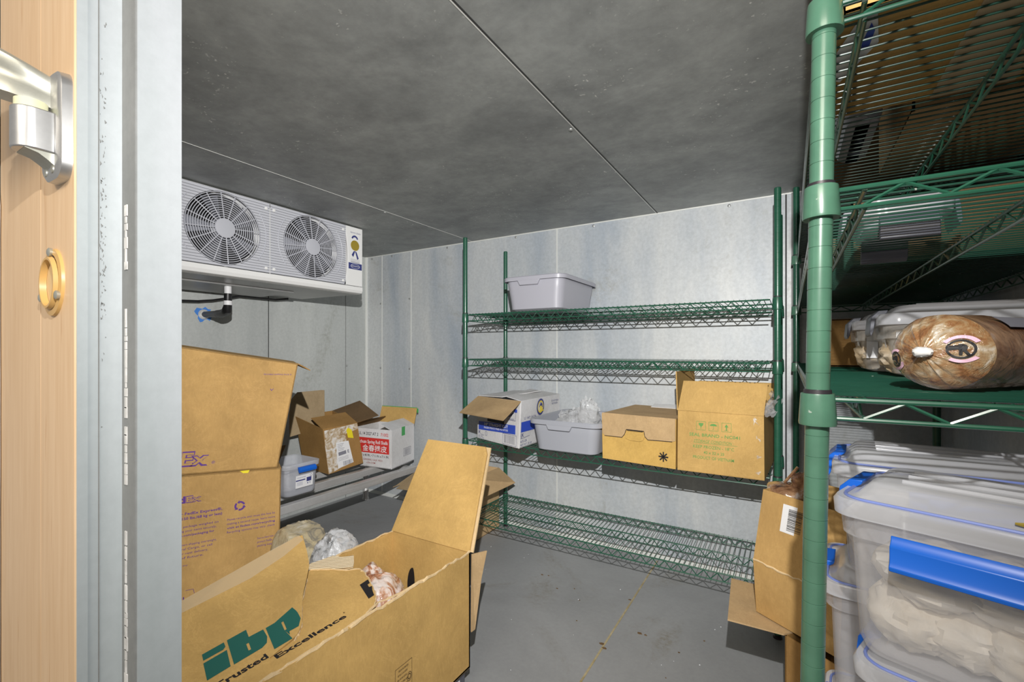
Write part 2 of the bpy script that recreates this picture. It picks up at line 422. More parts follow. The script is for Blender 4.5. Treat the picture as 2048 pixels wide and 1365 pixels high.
# right wall corner trim, and the doorway's frame
m = MB(); m.box(.005, .030, YB - .02, YB - .0035, 0, ZC - .007); struct(obj('trim_1', m, M['jamb_dull']))
m = MB()  # outer tier of the metal jamb and its thin bright lip
m.box(-.905, -.780, .2125, .261, 0, 2.3)
j = struct(obj('trim_2', m, M['jamb']))
m = MB(); m.box(-.7805, -.7775, .212, .2225, 0, 2.3); obj('edge_lip', m, M['jamb'], j)
m = MB(); m.box(-.905, -.737, .2612, .3125, 0, 2.3); struct(obj('trim_3', m, M['jamb']))
m = MB(); m.box(-.780, -.739, .2590, .2613, 0, 2.3); g = obj('gasket_strip', m, M['jamb_dull'], j)
m = MB()
r = random.Random(3)
for z0, z1 in ((.40, .86), (.93, 1.0), (1.02, 1.16), (1.22, 1.3), (1.62, 1.9)):
    z = z0
    while z < z1:
        dz = r.uniform(.006, .02); w = r.uniform(.004, .012); m.box(-.7665 - w * .3, -.7665 + w * .5, .2578, .2590, z, z + dz); z += dz * r.uniform(.9, 1.15)
obj('caulk_bead', m, M['caulk'], g)
m = MB(); m.box(-.7798, -.7790, .2335, .2347, 0, 2.3); obj('caulk_line', m, M['jamb_dull'], j)
r = random.Random(9); m = MB()
for k in range(90):
    z = r.gauss(1.30, .14); y = .2375 + r.uniform(-.0025, .0035); h = r.uniform(.001, .006)
    m.add([(-.7786, y, z), (-.7786, y + r.uniform(.0006, .002), z + h * .5), (-.7786, y + r.uniform(-.001, .001), z + h)], [(0, 1, 2)])
obj('scuff_marks', m, M['jamb_dull'], j)
m = MB(); m.box(-.9105, -.7802, .2098, .2125, 0, 2.3); struct(obj('trim_4', m, M['tan']))
m = MB(); m.box(-1.118, -.9122, .2098, .2125, 0, 2.3); struct(obj('trim_5', m, M['tan']))
m = MB()
pts = [(-1.30, 0)] + [(-1.1135 + .004 * noise.noise(V((0, 0, z * 9))) + (.012 if z > 1.36 else 0) * -1, z) for z in [0 + .05 * k for k in range(42)]] + [(-1.30, 2.05)]
m.slab([(x, .2085, z) for x, z in pts], -.003, (0, -1, 0)); struct(obj('trim_6', m, M['plaster']))

# hinge on the tan boards
h = thing('door_hinge', 'heavy cast steel hinge bolted to the tan boards', 'hinge', (-.82, .2098, 1.41))
def rrect_xz(x0, x1, z0, z1, y, r, n=6):
    out = []
    for cx, cz, a in ((x1 - r, z1 - r, 0), (x0 + r, z1 - r, 90), (x0 + r, z0 + r, 180), (x1 - r, z0 + r, 270)):
        for k in range(n + 1):
            t = math.radians(a + 90 * k / n); out.append((cx + r * math.cos(t), y, cz + r * math.sin(t)))
    return out
m = MB(); m.loft([rrect_xz(-.854, -.783, 1.331, 1.470, .2098, .022), rrect_xz(-.853, -.784, 1.332, 1.469, .1995, .022), rrect_xz(-.849, -.788, 1.336, 1.465, .1965, .020)], True, True)
obj('flange', m, M['steel'], h, True)
for x, z in ((-.840, 1.443), (-.824, 1.455), (-.832, 1.343), (-.806, 1.343)):
    m = MB(); m.lathe((x, .1968, z), [(.0055, 0), (.005, .0015), (.002, .002)], 14, (0, -1, 0)); obj('screw', m, M['steel_dull'], h, True)
# lower knuckle: a block with a rounded nose standing out from the flange
def capsule_xy(x0, x1, y0, y1, z):
    r_ = (x1 - x0) / 2; cx = (x0 + x1) / 2; out = [(x0, y1, z)]
    for k in range(17):
        t = PI + PI * k / 16; out.append((cx + r_ * math.cos(t), y0 + r_ + r_ * math.sin(t), z))
    out.append((x1, y1, z)); return out
m = MB(); m.loft([capsule_xy(-.835, -.797, .1605, .1968, z) for z in (1.361, 1.4125)], True, True); obj('knuckle', m, M['steel'], h, True, .0015)
m = MB(); m.loft([[(x, yy, z) for x, z in ((-.834, 1.361), (-.800, 1.361), (-.800, zz), (-.834, zz))] for yy, zz in ((.197, 1.346), (.190, 1.352), (.182, 1.3575), (.170, 1.3605))], True, True); obj('web', m, M['steel_dull'], h, True)
m = MB(); m.lathe((-.816, .179, 1.4125), [(.0155, 0), (.0155, .011)], 24); obj('bushing', m, M['nylon'], h, True, label='cream nylon bushing')
m = MB(); n = 18; loops = []
def arm_sec(c, d, w, zb, zt):
    d = V((d[0], d[1], 0)).normalized(); nn = V((-d.y, d.x, 0)); out = []
    for a, b in ((1, 0), (1, .28), (.86, .36), (.86, .60), (1, .68), (1, .92), (.8, 1), (-.8, 1), (-1, .92), (-1, 0)): out.append(V((c[0], c[1], 0)) + nn * (w * a) + V((0, 0, zb + (zt - zb) * b)))
    return out
for i in range(n + 1):
    t = i / n; x = -.817 - .205 * t; y = .2005 - .15 * t - .03 * math.sin(PI * t); w = .0215 * (1 if t > .15 else math.sqrt(max(.02, 1 - ((.15 - t) / .15) ** 2)))
    loops.append(arm_sec((x, y), (-.205, -.15 - .03 * PI * math.cos(PI * t)), w, 1.4235 + .085 * t ** 1.15, 1.463 + .17 * t ** 1.05))
m.loft(loops, True, True); obj('strap_arm', m, M['steel_dull'], h, True, label='curved strap arm above the knuckle')

# oval latch escutcheon lower on the tan board
e = thing('oval_escutcheon', 'amber oval plastic ring fitting screwed to the tan board below the hinge', 'escutcheon', (-.853, .2098, 1.20))
def ov(cx, cz, a, b, y, n=28): return [(cx + a * math.cos(2 * PI * k / n), y, cz + b * math.sin(2 * PI * k / n)) for k in range(n)]
m = MB(); m.loft([ov(-.853, 1.203, .041, .046, .2098), ov(-.853, 1.203, .040, .045, .2065), ov(-.853, 1.203, .033, .038, .2055), ov(-.853, 1.203, .029, .034, .2088)], False, True)
obj('base_ring', m, M['oval'], e, True)
m = MB(); m.loft([ov(-.853, 1.202, .032, .036, .2055), ov(-.853, 1.202, .030, .034, .2010), ov(-.853, 1.202, .027, .031, .2010), ov(-.853, 1.202, .026, .030, .208)], False, False)
obj('inner_ring', m, M['oval'], e, True)
m = MB(); m.loft([ov(-.853, 1.203, .030, .034, .2086), ov(-.853, 1.203, .020, .024, .2076)], True, True); obj('centre_plate', m, M['oval_pale'], e, True)
for x, z in ((-.850, 1.243), (-.822, 1.184), (-.886, 1.184)):
    m = MB(); m.lathe((x, .2065, z), [(.0055, 0), (.006, .0035), (.004, .0048)], 10, (0, -1, 0)); obj('screw', m, M['steel_dull'], e, True)

# ------------------------------------------------------------------ evaporator fan unit
XE = -2.22
ev = thing('evaporator_unit', 'grey and white twin-fan evaporator cooler hung below the ceiling', 'cooler unit', (-2.5, 1.33, 1.45))
Y0, Y1, YD = .74, 1.909, 1.330
ZT, ZB = 1.849, 1.455
m = MB()  # white case: back box, bottom rail with a rolled edge
prof = [(-2.80, ZT), (XE - .062, ZT), (XE - .062, 1.500), (XE + .004, 1.497), (XE + .006, 1.475), (XE - .002, 1.460), (XE - .02, ZB), (-2.80, ZB + .012)]
m.loft([[(x, y, z) for x, z in prof] for y in (Y0, Y1 - .003)], True, True)
m.box(XE - .063, XE - .0005, Y0, Y1 - .003, ZT - .003, ZT); m.box(XE - .063, XE - .013, Y1 - .016, Y1 - .003, 1.497, ZT - .003)
obj('housing', m, M['evap_white'], ev, True, .002, angle=30)
m = MB(); m.slab([(XE - .03, Y0, ZB - .001), (XE - .03, Y1 - .02, ZB - .001), (-2.79, Y1 - .02, ZB + .003), (-2.79, Y0, ZB + .003)], .006, (0, 0, -1)); 
m.slab([(-2.45, Y0, ZB - .008), (-2.45, Y1 - .3, ZB - .008), (-2.79, Y1 - .3, ZB - .012), (-2.79, Y0, ZB - .012)], .01, (0, 0, -1))
obj('drain_pan', m, M['evap_under'], ev)
m = MB()  # white end cover at the far end, its grey-side edge curved
pts = [(1.772, 1.500), (Y1, 1.500), (Y1, ZT), (1.780, ZT)] + [(1.780 + .022 * math.sin(PI * k / 10), ZT - .349 * k / 10) for k in range(1, 10)]
m.slab([(XE, y, z) for y, z in pts], .012, (1, 0, 0)); cover = obj('end_cover', m, M['evap_white'], ev, bevel=.003)
FANS = [(1.115, 1.675), (1.568, 1.677)]
RF = .163
for (cy, cz), (ya, yb) in zip(FANS, ((Y0 + .14, YD - .002), (YD + .002, 1.786))):
    m = MB(); n = 64; rin = RF + .004
    rect = []
    ring = []
    ring2 = []
    for k in range(n):
        t = 2 * PI * k / n; c, s_ = math.cos(t), math.sin(t)
        ring.append((XE, cy + rin * c, cz + rin * s_)); ring2.append((XE - .012, cy + rin * c, cz + rin * s_))
        lim = []
        if c > 1e-6: lim.append((yb - cy) / c)
        if c < -1e-6: lim.append((ya - cy) / c)
        if s_ > 1e-6: lim.append((ZT - .002 - cz) / s_)
        if s_ < -1e-6: lim.append((1.500 - cz) / s_)
        L = min(lim); rect.append((XE, cy + L * c, cz + L * s_))
    m.loft([rect, ring, ring2])
    for yy, zz in ((ya, ZT - .002), (yb, ZT - .002), (yb, 1.5), (ya, 1.5)):
        # close the corners left by the fan of spokes
        ks = sorted(range(n), key=lambda k: (V(rect[k]) - V((XE, yy, zz))).length)[:2]
        m.face([(XE, yy, zz), rect[ks[0]], rect[ks[1]]])
    p = obj('fan_panel', m, M['evap_grey'], ev)
    m = MB()
    for r_ in (RF + .032,):
        for sgn in (-1, 1):
            m = MB(); m.path([(XE + .001, cy + sgn * r_ * math.cos(math.radians(a)), cz + r_ * math.sin(math.radians(a))) for a in range(-38, 39, 4) if abs(r_ * math.sin(math.radians(a))) < .17], .0022, 6); obj('raised_rim', m, M['guard'], p)
    for yy in (ya + .018, yb - .018):
        for zz in (ZT - .03, 1.522):
            m = MB(); m.lathe((XE, yy, zz), [(.008, 0), (.007, .003), (.002, .004)], 12, (1, 0, 0)); obj('screw', m, M['evap_white'], p, True)
    g = MB(); rings = 12
    for i in range(rings + 1):
        r_ = .043 + (RF - .043) * i / rings
        g.path([(XE + .006 * (1 - (r_ / RF) ** 2), cy + r_ * math.cos(2 * PI * k / 48), cz + r_ * math.sin(2 * PI * k / 48)) for k in range(49)], .0021, 5)
    for k in range(16):
        t = 2 * PI * k / 16 + .1; g.tube((XE + .006, cy + .036 * math.cos(t), cz + .036 * math.sin(t)), (XE + .001, cy + RF * math.cos(t), cz + RF * math.sin(t)), .0022, 5)
    gd = obj('fan_guard', g, M['guard'], ev)
    m = MB(); m.lathe((XE + .002, cy, cz), [(.044, 0), (.043, .007), (.036, .0085), (.001, .009)], 28, (1, 0, 0)); obj('hub_cap', m, M['guard'], gd, True)
    m = MB(); m.lathe((XE - .055, cy, cz), [(RF + .004, 0), (RF + .004, .002)], 48, (1, 0, 0)); obj('cavity_shade', m, M['cavity'], ev)  # black disc: the darkness of the recess is put into its colour
    m = MB(); m.lathe((XE - .045, cy, cz), [(.05, 0), (.05, .02), (.03, .028)], 24, (1, 0, 0))
    for k in range(5):
        t0 = 2 * PI * k / 5 + .5
        pts = []
        for rr, da, dx in ((.045, -.3, -.012), (.155, -.15, -.018), (.158, .42, .008), (.045, .42, .012)):
            pts.append((XE - .034 + dx, cy + rr * math.cos(t0 + da), cz + rr * math.sin(t0 + da)))
        m.slab(pts, .002)
    obj('fan_blades', m, M['blade'], ev, label='grey fan blades behind the guard')
# stickers on the end cover
fn = plane((XE, 1.806, 1.50), (0, 1, 0), (0, 0, 1), .0008)
m = MB(); put_ring(m, fn, .045, .272, .016, .026, 20, 160, 12, 1.1); put_poly(m, fn, [(.036, .205), (.048, .208), (.034, .170), (.022, .182)]); put_poly(m, fn, [(.046, .208), (.058, .203), (.074, .166), (.063, .158)])
put_text(m, fn, 'Supreme Quality', .012, .312, .009, .075, shear=.3)
obj('ribbon_print', m, M['ink_navy'], cover)
fg = plane((XE, 1.806, 1.50), (0, 1, 0), (0, 0, 1), .0014)
m = MB(); put_disc(m, fg, .046, .240, .031, 24, 1.0); obj('medal_print', m, M['gold'], cover)
m = MB(); put_rect(m, fn, .0, .098, .097, .135); sk = obj('brand_sticker', m, M['ink_navy'], cover, label='navy blue brand sticker')
m = MB(); put_ring(m, fg, .048, .1165, .030, .033, 0, 360, 28, .42); put_text(m, fg, 'REFRIGERATION', .048, .113, .008, .05, align='C'); obj('brand_lettering', m, M['paper'], sk)
m = MB()
for k in range(4): put_line(m, fn, (.014, .158 - .0055 * k), (.082, .156 - .0055 * k), .0012 if k < 3 else .003)
obj('small_print', m, M['ink_grey'], cover)

# drain pipe below the unit
d = thing('drain_pipe', 'black wrapped drain pipe bending from the cooler to the left wall', 'pipe', (-2.6, 1.30, 1.30))
pts = [(-2.50, 1.272, 1.45), (-2.50, 1.272, 1.41), (-2.50, 1.272, 1.352), (-2.515, 1.276, 1.328), (-2.55, 1.285, 1.318), (-2.60, 1.293, 1.312), (-2.70, 1.31, 1.315), (-2.884, 1.335, 1.322)]
m = MB(); m.path(pts[:2], .017, 14); obj('connector', m, M['paper'], d, True, label='pale connector collar')
m = MB(); m.path(pts[1:], [.018, .019, .023, .021, .022, .018, .017], 14); obj('wrapped_pipe', m, M['black'], d, True)
m = MB(); m.path([(-2.50, 1.272, 1.372), (-2.50, 1.272, 1.350)], .0205, 14); obj('tape_band', m, M['paper'], d, True, label='pale tape band')
for k in (.3, .6):
    a = V(pts[5]).lerp(V(pts[6]), k); b = V(pts[5]).lerp(V(pts[6]), k + .12); m = MB(); m.path([a, b], .0205, 14); obj('clamp', m, M['sleeve'], d, True)
m = MB(); r = random.Random(2); m.slab([(XL + .0012, 1.335 + (.042 + r.uniform(-.012, .012)) * math.cos(2 * PI * k / 18), 1.322 + (.042 + r.uniform(-.014, .014)) * math.sin(2 * PI * k / 18)) for k in range(18)], .001, (1, 0, 0)); obj('wall_tape', m, M['blue_tape'], d, label='torn blue tape on the wall')
m = MB(); m.lathe((XL + .0012, 1.335, 1.322), [(.03, 0), (.026, .012), (.018, .02)], 12, (1, 0, 0)); obj('foam_plug', m, M['caulk'], d, True)
m = MB(); m.path([(-2.80 + .0 * k, .9 + .0, 1.44) if k == 0 else (-2.82, .9 + .075 * k, 1.44 - .055 * math.sin(PI * min(1, k / 8.0)) - .0) for k in range(0, 12)] + [(-2.80, 1.80, 1.452)], .006, 8)
tag(obj('power_cable', m, M['black'], smooth=True), 'black cable sagging along the wall under the cooler', 'cable')

# ------------------------------------------------------------------ wire shelving
def wire_shelf(parent, x0, x1, y0, y1, z, mat, along, gap=.033, step=.021, rt=.0032, rw=.0017, trusses=(.5,), tooth=.053, name='shelf', deck=None):
    """deck wires run across; trusses run along ('x' or 'y'). z is the top of the deck wires."""
    zt = z - 2 * rw - rt; zb = zt - gap
    m = MB()
    def truss(a, b, half=False):
        a = V(a); b = V(b); d = (b - a); L = d.length; d.normalize(); up = V((0, 0, gap))
        m.tube(a, b, rt, 8); m.tube(a - up, b - up, rt * .85, 8)
        n = max(2, int(round((L - .06) / (tooth / 2)))); pts = []
        for k in range(n + 1):
            q = a + d * (.03 + (L - .06) * k / n) - V((0, 0, rt * .5 if k % 2 else gap - rt * .5)); pts.append(q)
        for p, q in zip(pts, pts[1:]): m.tube(p, q, rt * .62, 5)
    c = .014
    if along == 'x':
        truss((x0 + c, y0, zt), (x1 - c, y0, zt)); truss((x0 + c, y1, zt), (x1 - c, y1, zt))
        truss((x0, y0 + c, zt), (x0, y1 - c, zt)); truss((x1, y0 + c, zt), (x1, y1 - c, zt))
        for f in trusses: truss((x0 + .01, y0 + (y1 - y0) * f, zt), (x1 - .01, y0 + (y1 - y0) * f, zt))
    else:
        truss((x0, y0 + c, zt), (x0, y1 - c, zt)); truss((x1, y0 + c, zt), (x1, y1 - c, zt))
        truss((x0 + c, y0, zt), (x1 - c, y0, zt)); truss((x0 + c, y1, zt), (x1 - c, y1, zt))
        for f in trusses: truss((x0 + (x1 - x0) * f, y0 + .01, zt), (x0 + (x1 - x0) * f, y1 - .01, zt))
    sh = obj(name, m, mat, parent, True)
    m = MB()
    if along == 'x':
        n = int((x1 - x0 - .03) / step)
        for k in range(n + 1):
            x = x0 + .015 + (x1 - x0 - .03) * k / n; m.tube((x, y0, z - rw), (x, y1, z - rw), rw, 6)
    else:
        n = int((y1 - y0 - .03) / step)
        for k in range(n + 1):
            y = y0 + .015 + (y1 - y0 - .03) * k / n; m.tube((x0, y, z - rw), (x1, y, z - rw), rw, 6)
    obj('wire_deck', m, deck or mat, sh, True)
    return sh, zt, zb
def collars(sh, posts, zt, zb, mat, pr, h0=.008, h1=.008, r=.0165, lean=0.0):
    for i, (x, y) in enumerate(posts):
        if i == 0: x += lean * (zt - .9)
        m = MB(); m.lathe((x, y, zb - h1), [(r + .002, 0), (r + .0025, .003), (r + .0005, zt - zb + h0 + h1 - .002), (r, zt - zb + h0 + h1)], 24); obj('collar', m, mat, sh, True)
        m = MB(); m.lathe((x, y, zt + h0), [(pr + .0022, 0), (pr + .0018, .0045), (pr, .005)], 24); obj('sleeve', m, M['sleeve'], sh, True)
def post_mesh(x, y, z0, z1, r, pitch=.0254, n=20, first=None, lean=0.0):
    prof = [(r * .6, z0), (r, z0 + .002)]; z = (first if first is not None else z0 + .03)
    while z < z1 - .02:
        if z > z0 + .004: prof += [(r, z - .0006), (r * .955, z - .0003), (r * .955, z + .0003), (r, z + .0006)]
        z += pitch
    prof += [(r, z1 - .004), (r * .9, z1 - .001), (r * .5, z1)]
    m = MB(); m.lathe((x, y, 0), prof, n); m.v = [p + V((lean * (p.z - .9), 0, 0)) for p in m.v]; return m

su = thing('wire_shelving_unit', 'green wire shelving unit with four shelves against the back wall', 'shelving unit', (-.79, 2.26, 0))
PB = [(-1.548, 2.05), (-.041, 2.05), (-1.545, 2.468), (-.041, 2.468)]
for x, y in PB:
    po = obj('post', post_mesh(x, y, .012, 1.744, .0127), M['green'], su, True, angle=22)
    m = MB(); m.lathe((x, y, 0), [(.016, 0), (.016, .006), (.008, .010), (.008, .014)], 14); obj('foot', m, M['sleeve'], po, True)
DECK = []
for z in (1.318, 1.069, .621, .205):
    sh, zt, zb = wire_shelf(su, -1.535, -.054, 2.05, 2.468, z, M['green'], 'x')
    collars(sh, PB, zt, zb, M['green'], .0127); DECK.append(z)

rk = thing('wire_shelving_rack', 'green wire shelving rack standing in the right foreground along the right wall', 'shelving rack', (.25, 1.5, 0))
PR = [(.0265, .673), (.492, .673), (.024, 2.40), (.492, 2.40)]
for i, (x, y) in enumerate(PR):
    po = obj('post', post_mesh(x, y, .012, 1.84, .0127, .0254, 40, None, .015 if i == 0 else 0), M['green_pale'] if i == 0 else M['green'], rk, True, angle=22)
    m = MB(); m.lathe((x, y, 0), [(.016, 0), (.016, .006), (.008, .010), (.008, .014)], 14); obj('foot', m, M['sleeve'], po, True)
for z in (1.533, 1.309, 1.058, .150):
    sh, zt, zb = wire_shelf(rk, .030, .492, .673, 2.40, z, M['green'], 'y', gap=.0225, step=.0222, rt=.0031, rw=.0016, trusses=(.1, .49), tooth=.075, deck=M['green_shaded'])
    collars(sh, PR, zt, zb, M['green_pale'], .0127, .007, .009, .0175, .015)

# ------------------------------------------------------------------ cartons
def lerp3(a, b, t): return V(a).lerp(V(b), t)
def carton_body(name, parent, bot, top, mat, th=.004, bottom=True, skip=()):
    """open-topped body from its four bottom and four top corners (front-left, front-right, back-right, back-left)"""
    m = MB(); c = sum((V(p) for p in list(bot) + list(top)), V()) / 8
    for i in range(4):
        if i in skip: continue
        k = (i + 1) % 4; q = [V(bot[i]), V(bot[k]), V(top[k]), V(top[i])]
        n = (q[1] - q[0]).cross(q[3] - q[0]).normalized()
        if n.dot(c - q[0]) > 0: n = -n
        # a slight bow makes the board look handled
        m.slab(q, th, n)
    if bottom:
        n = V((0, 0, -1)); m.slab([V(p) + V((0, 0, .0005)) for p in bot], th, n)
    return obj(name, m, mat, parent)
def flap(name, parent, a, b, out, mat, th=.004, taper=.0, label=None, edge=True):
    """flap hinged on edge a-b, reaching along vector out"""
    a = V(a); b = V(b); out = V(out); e = (b - a)
    m = MB(); q = [a, b, b + out - e * taper, a + out + e * taper]
    n = (q[1] - q[0]).cross(q[3] - q[0]).normalized()
    m.slab(q, th, n if n.z > 0 else -n)
    return obj(name, m, mat, parent, label=label)
def face_fn(bl, br, tl, off=.0007):
    return plane(bl, V(br) - V(bl), V(tl) - V(bl), off)

# --- NC041 carton, right end of the third shelf
z0 = DECK[2] + .001
t = thing('cardboard_box', 'tan box printed SEAL BRAND NC041 with open top flaps, right end of back shelf', 'box', (-.24, 2.17, z0))
b_ = [(-.396, 1.966, z0), (-.082, 1.968, z0), (-.060, 2.375, z0), (-.392, 2.375, z0)]
t_ = [(-.394, 1.966, .868), (-.084, 1.968, .866), (-.058, 2.37, .868), (-.390, 2.375, .868)]
bd = carton_body('body', t, b_, t_, M['kraft_gold'])
flap('top_flap', t, t_[0], t_[1], (.018, -.0, .122), M['kraft_gold'], taper=.015)
flap('top_flap', t, t_[3], t_[0], (-.008, .0, .158), M['kraft_gold'], taper=.03)
flap('top_flap', t, t_[2], t_[3], (0, .07, .095), M['kraft_gold'])
fn = face_fn(b_[0], b_[1], t_[0])
m = MB(); cx = .158
put_text(m, fn, 'SEAL BRAND - NC041', .045, .146, .0125, .185, .012)
put_text(m, fn, 'STORAGE CONDITION :', .062, .122, .0115, .145, 0, .25); put_line(m, fn, (.062, .1195), (.222, .1195), .0012)
put_text(m, fn, 'KEEP FROZEN - 18°C', .060, .099, .012, .150, .005)
put_text(m, fn, '42 x 32 x 25', .100, .078, .0105, .075, .012)
put_text(m, fn, 'PRODUCT OF VIETNAM', .060, .056, .012, .150, .004)
for k, x in enumerate((.072, .118, .165)):
    put_frame(m, fn, x, .172, x + .034, .206, .0013)
    if k == 0:
        put_poly(m, fn, [(x + .008, .200), (x + .026, .200), (x + .025, .192), (x + .019, .186), (x + .0175, .178), (x + .024, .177), (x + .010, .177), (x + .0165, .178), (x + .015, .186), (x + .009, .192)])
    elif k == 1:
        put_poly(m, fn, [(x + .004, .191)] + [(x + .017 - .013 * math.cos(PI * i / 8), .191 + .009 * math.sin(PI * i / 8)) for i in range(1, 8)] + [(x + .030, .191)]); put_line(m, fn, (x + .017, .191), (x + .017, .177), .0014); put_line(m, fn, (x + .017, .177), (x + .013, .177), .0014)
    else:
        put_poly(m, fn, [(x + .010, .190), (x + .017, .202), (x + .024, .190)]); put_line(m, fn, (x + .017, .190), (x + .017, .177), .004); put_line(m, fn, (x + .009, .177), (x + .025, .177), .0014)
obj('green_printing', m, M['ink_leaf'], bd)
fr = face_fn(b_[1], b_[2], t_[1]); m = MB(); put_ring(m, fr, .09, .17, .018, .026); put_disc(m, fr, .09, .11, .012); put_rect(m, fr, .06, .04, .12, .055); obj('side_printing', m, M['ink_leaf'], bd)
m = MB()
r = random.Random(12)
for k, (x, z, w, hh) in enumerate(((.285, .225, .022, .035), (.294, .155, .018, .02), (.296, .085, .016, .02), (.292, .035, .02, .03))):
    m.add([fn(x + w * r.uniform(-.6, .6), z + hh * r.uniform(-.6, .6)) + V((0, -.0015 * r.random(), 0)) for _ in range(7)], [(0, 1, 2), (2, 3, 4), (4, 5, 6)])
obj('tape_patch', m, M['tape_white'], bd)
# plastic liner poking out at the right
m = MB(); n = 10
for i in range(n):
    for j_ in range(6):
        pass
def crumple(mb, o, du, dv, nu, nv, amp, seed, f=9.0):
    o = V(o); du = V(du); dv = V(dv); nn = du.cross(dv).normalized(); vs = []
    for i in range(nu + 1):
        for k in range(nv + 1):
            p = o + du * (i / nu) + dv * (k / nv); q = V((i / nu * f, k / nv * f, seed))
            vs.append(p + nn * (amp * noise.noise(q * .6)) + nn * (amp * .6 * abs(noise.noise(q * 1.7))) + du * (.06 * noise.noise(q + V((3, 1, 7)))) + dv * (.06 * noise.noise(q + V((8, 2, 1)))))
    w = nv + 1
    mb.add(vs, [(i * w + k, (i + 1) * w + k, (i + 1) * w + k + 1, i * w + k + 1) for i in range(nu) for k in range(nv)])
m = MB(); crumple(m, (-.065, 2.00, .86), (-.03, .20, .0), (.03, .0, .085), 14, 10, .02, 3.3); crumple(m, (-.10, 1.99, .858), (.05, .02, .0), (.03, .10, .06), 10, 10, .015, 5.1)
obj('liner_bag', m, M['film'], t, True, label='clear plastic liner')

# --- lidded tan carton with hand hole
t = thing('cardboard_box', 'closed golden box with a handhole and black asterisk, left of the NC041 box', 'box', (-.57, 2.2, z0))
b_ = [(-.731, 2.003, z0), (-.404, 1.969, z0), (-.40, 2.38, z0), (-.70, 2.41, z0)]
t_ = [(-.735, 2.003, .826), (-.402, 1.969, .828), (-.40, 2.38, .826), (-.70, 2.41, .826)]
bd = carton_body('body', t, b_, t_, M['kraft_yellow'])
m = MB(); m.slab([V(p) + V((0, 0, .002)) for p in t_], .004, (0, 0, 1))
ex = (V(b_[1]) - V(b_[0])).normalized(); W = (V(b_[1]) - V(b_[0])).length
fo = plane(b_[0], ex, (0, 0, 1), .004)
lo = [(0, .209), (W, .209), (W, .117), (W - .012, .113), (.213, .109), (.200, .122), (.196, .144), (.116, .144), (.108, .122), (.096, .107), (.012, .106), (0, .117)]
m.slab([fo(*p) for p in lo], .0035, -ex.cross(V((0, 0, 1))) * -1)
lid = obj('lid_flap', m, M['kraft_pale'], t, label='paler lid flap folded over the front')
fo2 = plane(b_[0], ex, (0, 0, 1), .0052); m = MB()
hand = [(.118, .139), (.192, .139), (.199, .121), (.192, .103), (.175, .097), (.135, .097), (.113, .104), (.109, .121)]
m.slab([fo2(*p) for p in hand], .001, ex.cross(V((0, 0, 1)))); obj('hand_tab', m, M['kraft_yellow'], lid, bevel=.0)
m = MB(); fo3 = plane(b_[0], ex, (0, 0, 1), .0060)
for a, c in zip(lo[3:11], lo[4:11]): put_line(m, fo3, a, c, .0022)
put_line(m, fo3, (.118, .1425), (.192, .1425), .0030); put_line(m, fo3, (.12, .1385), (.19, .1385), .0012)
for k in range(4):
    a = PI * k / 4; put_line(m, fo3, (.280 - .0205 * math.cos(a), .046 - .0205 * math.sin(a)), (.280 + .0205 * math.cos(a), .046 + .0205 * math.sin(a)), .0052)
obj('black_printing', m, M['ink_black'], t)
m = MB(); m.slab([(-.60, 2.34, .8295), (-.47, 2.33, .8295), (-.47, 2.40, .842), (-.60, 2.41, .838)], .002); obj('label_slip', m, M['paper'], t)

# --- grey totes
def rr_loop(cx, cy, hx, hy, r, z, n=5, rot=0.0):
    out = []
    for sx, sy, a in ((1, 1, 0), (-1, 1, 90), (-1, -1, 180), (1, -1, 270)):
        for k in range(n + 1):
            t = math.radians(a + 90 * k / n); out.append((cx + sx * (hx - r) + r * math.cos(t), cy + sy * (hy - r) + r * math.sin(t), z))
    if rot:
        c, s_ = math.cos(rot), math.sin(rot); out = [(cx + (x - cx) * c - (y - cy) * s_, cy + (x - cx) * s_ + (y - cy) * c, z) for x, y, z in out]
    return out
def tote(label, cx, cy, hx, hy, z, h, mat, group):
    t = thing('bus_tub', label, 'tub', (cx, cy, z), group)
    m = MB(); tp = .018; th = .003
    L = [rr_loop(cx, cy, hx - tp - .02, hy - tp - .02, .03, z + .001), rr_loop(cx, cy, hx - tp, hy - tp, .04, z + .010)]
    L += [rr_loop(cx, cy, hx - tp * (1 - f), hy - tp * (1 - f), .045, z + .010 + (h - .034) * f) for f in (.3, .7, 1.0)]
    L += [rr_loop(cx, cy, hx - th, hy - th, .045, z + h - .004)]
    L += [rr_loop(cx, cy, hx - th - tp * (1 - f), hy - th - tp * (1 - f), .043, z + .014 + (h - .02) * f) for f in (.97, .5, 0.0)]
    m.loft(L, True, True); obj('tub', m, mat, t, True, angle=50)
    m = MB(); o = .012
    R = [rr_loop(cx, cy, hx - .003, hy - .003, .045, z + h - .006), rr_loop(cx, cy, hx + o, hy + o, .05, z + h), rr_loop(cx, cy, hx + o + .004, hy + o + .004, .052, z + h - .004), rr_loop(cx, cy, hx + o + .003, hy + o + .003, .052, z + h - .022), rr_loop(cx, cy, hx + o, hy + o, .05, z + h - .022), rr_loop(cx, cy, hx + o - .002, hy + o - .002, .05, z + h - .006), rr_loop(cx, cy, hx, hy, .045, z + h - .009)]
    m.loft(R); obj('rim', m, mat, t, True, angle=35)
    for sy in (-1, 1):
        m = MB(); y = cy + sy * (hy + o + .002); w = hx * .42
        pr = [(-w, 0), (w, 0), (w - .018, -.034), (-w + .018, -.034)]
        m.slab([(cx + a - hx * .1, y, z + h - .012 + b) for a, b in pr], .012, (0, sy, 0)); obj('handle', m, mat, t, True, .003)
    return t
tote('pale grey plastic tub alone on the top back shelf', -1.122, 2.270, .165, .222, DECK[0] + .001, .176, M['tote'], 'grey tubs on the back shelves')
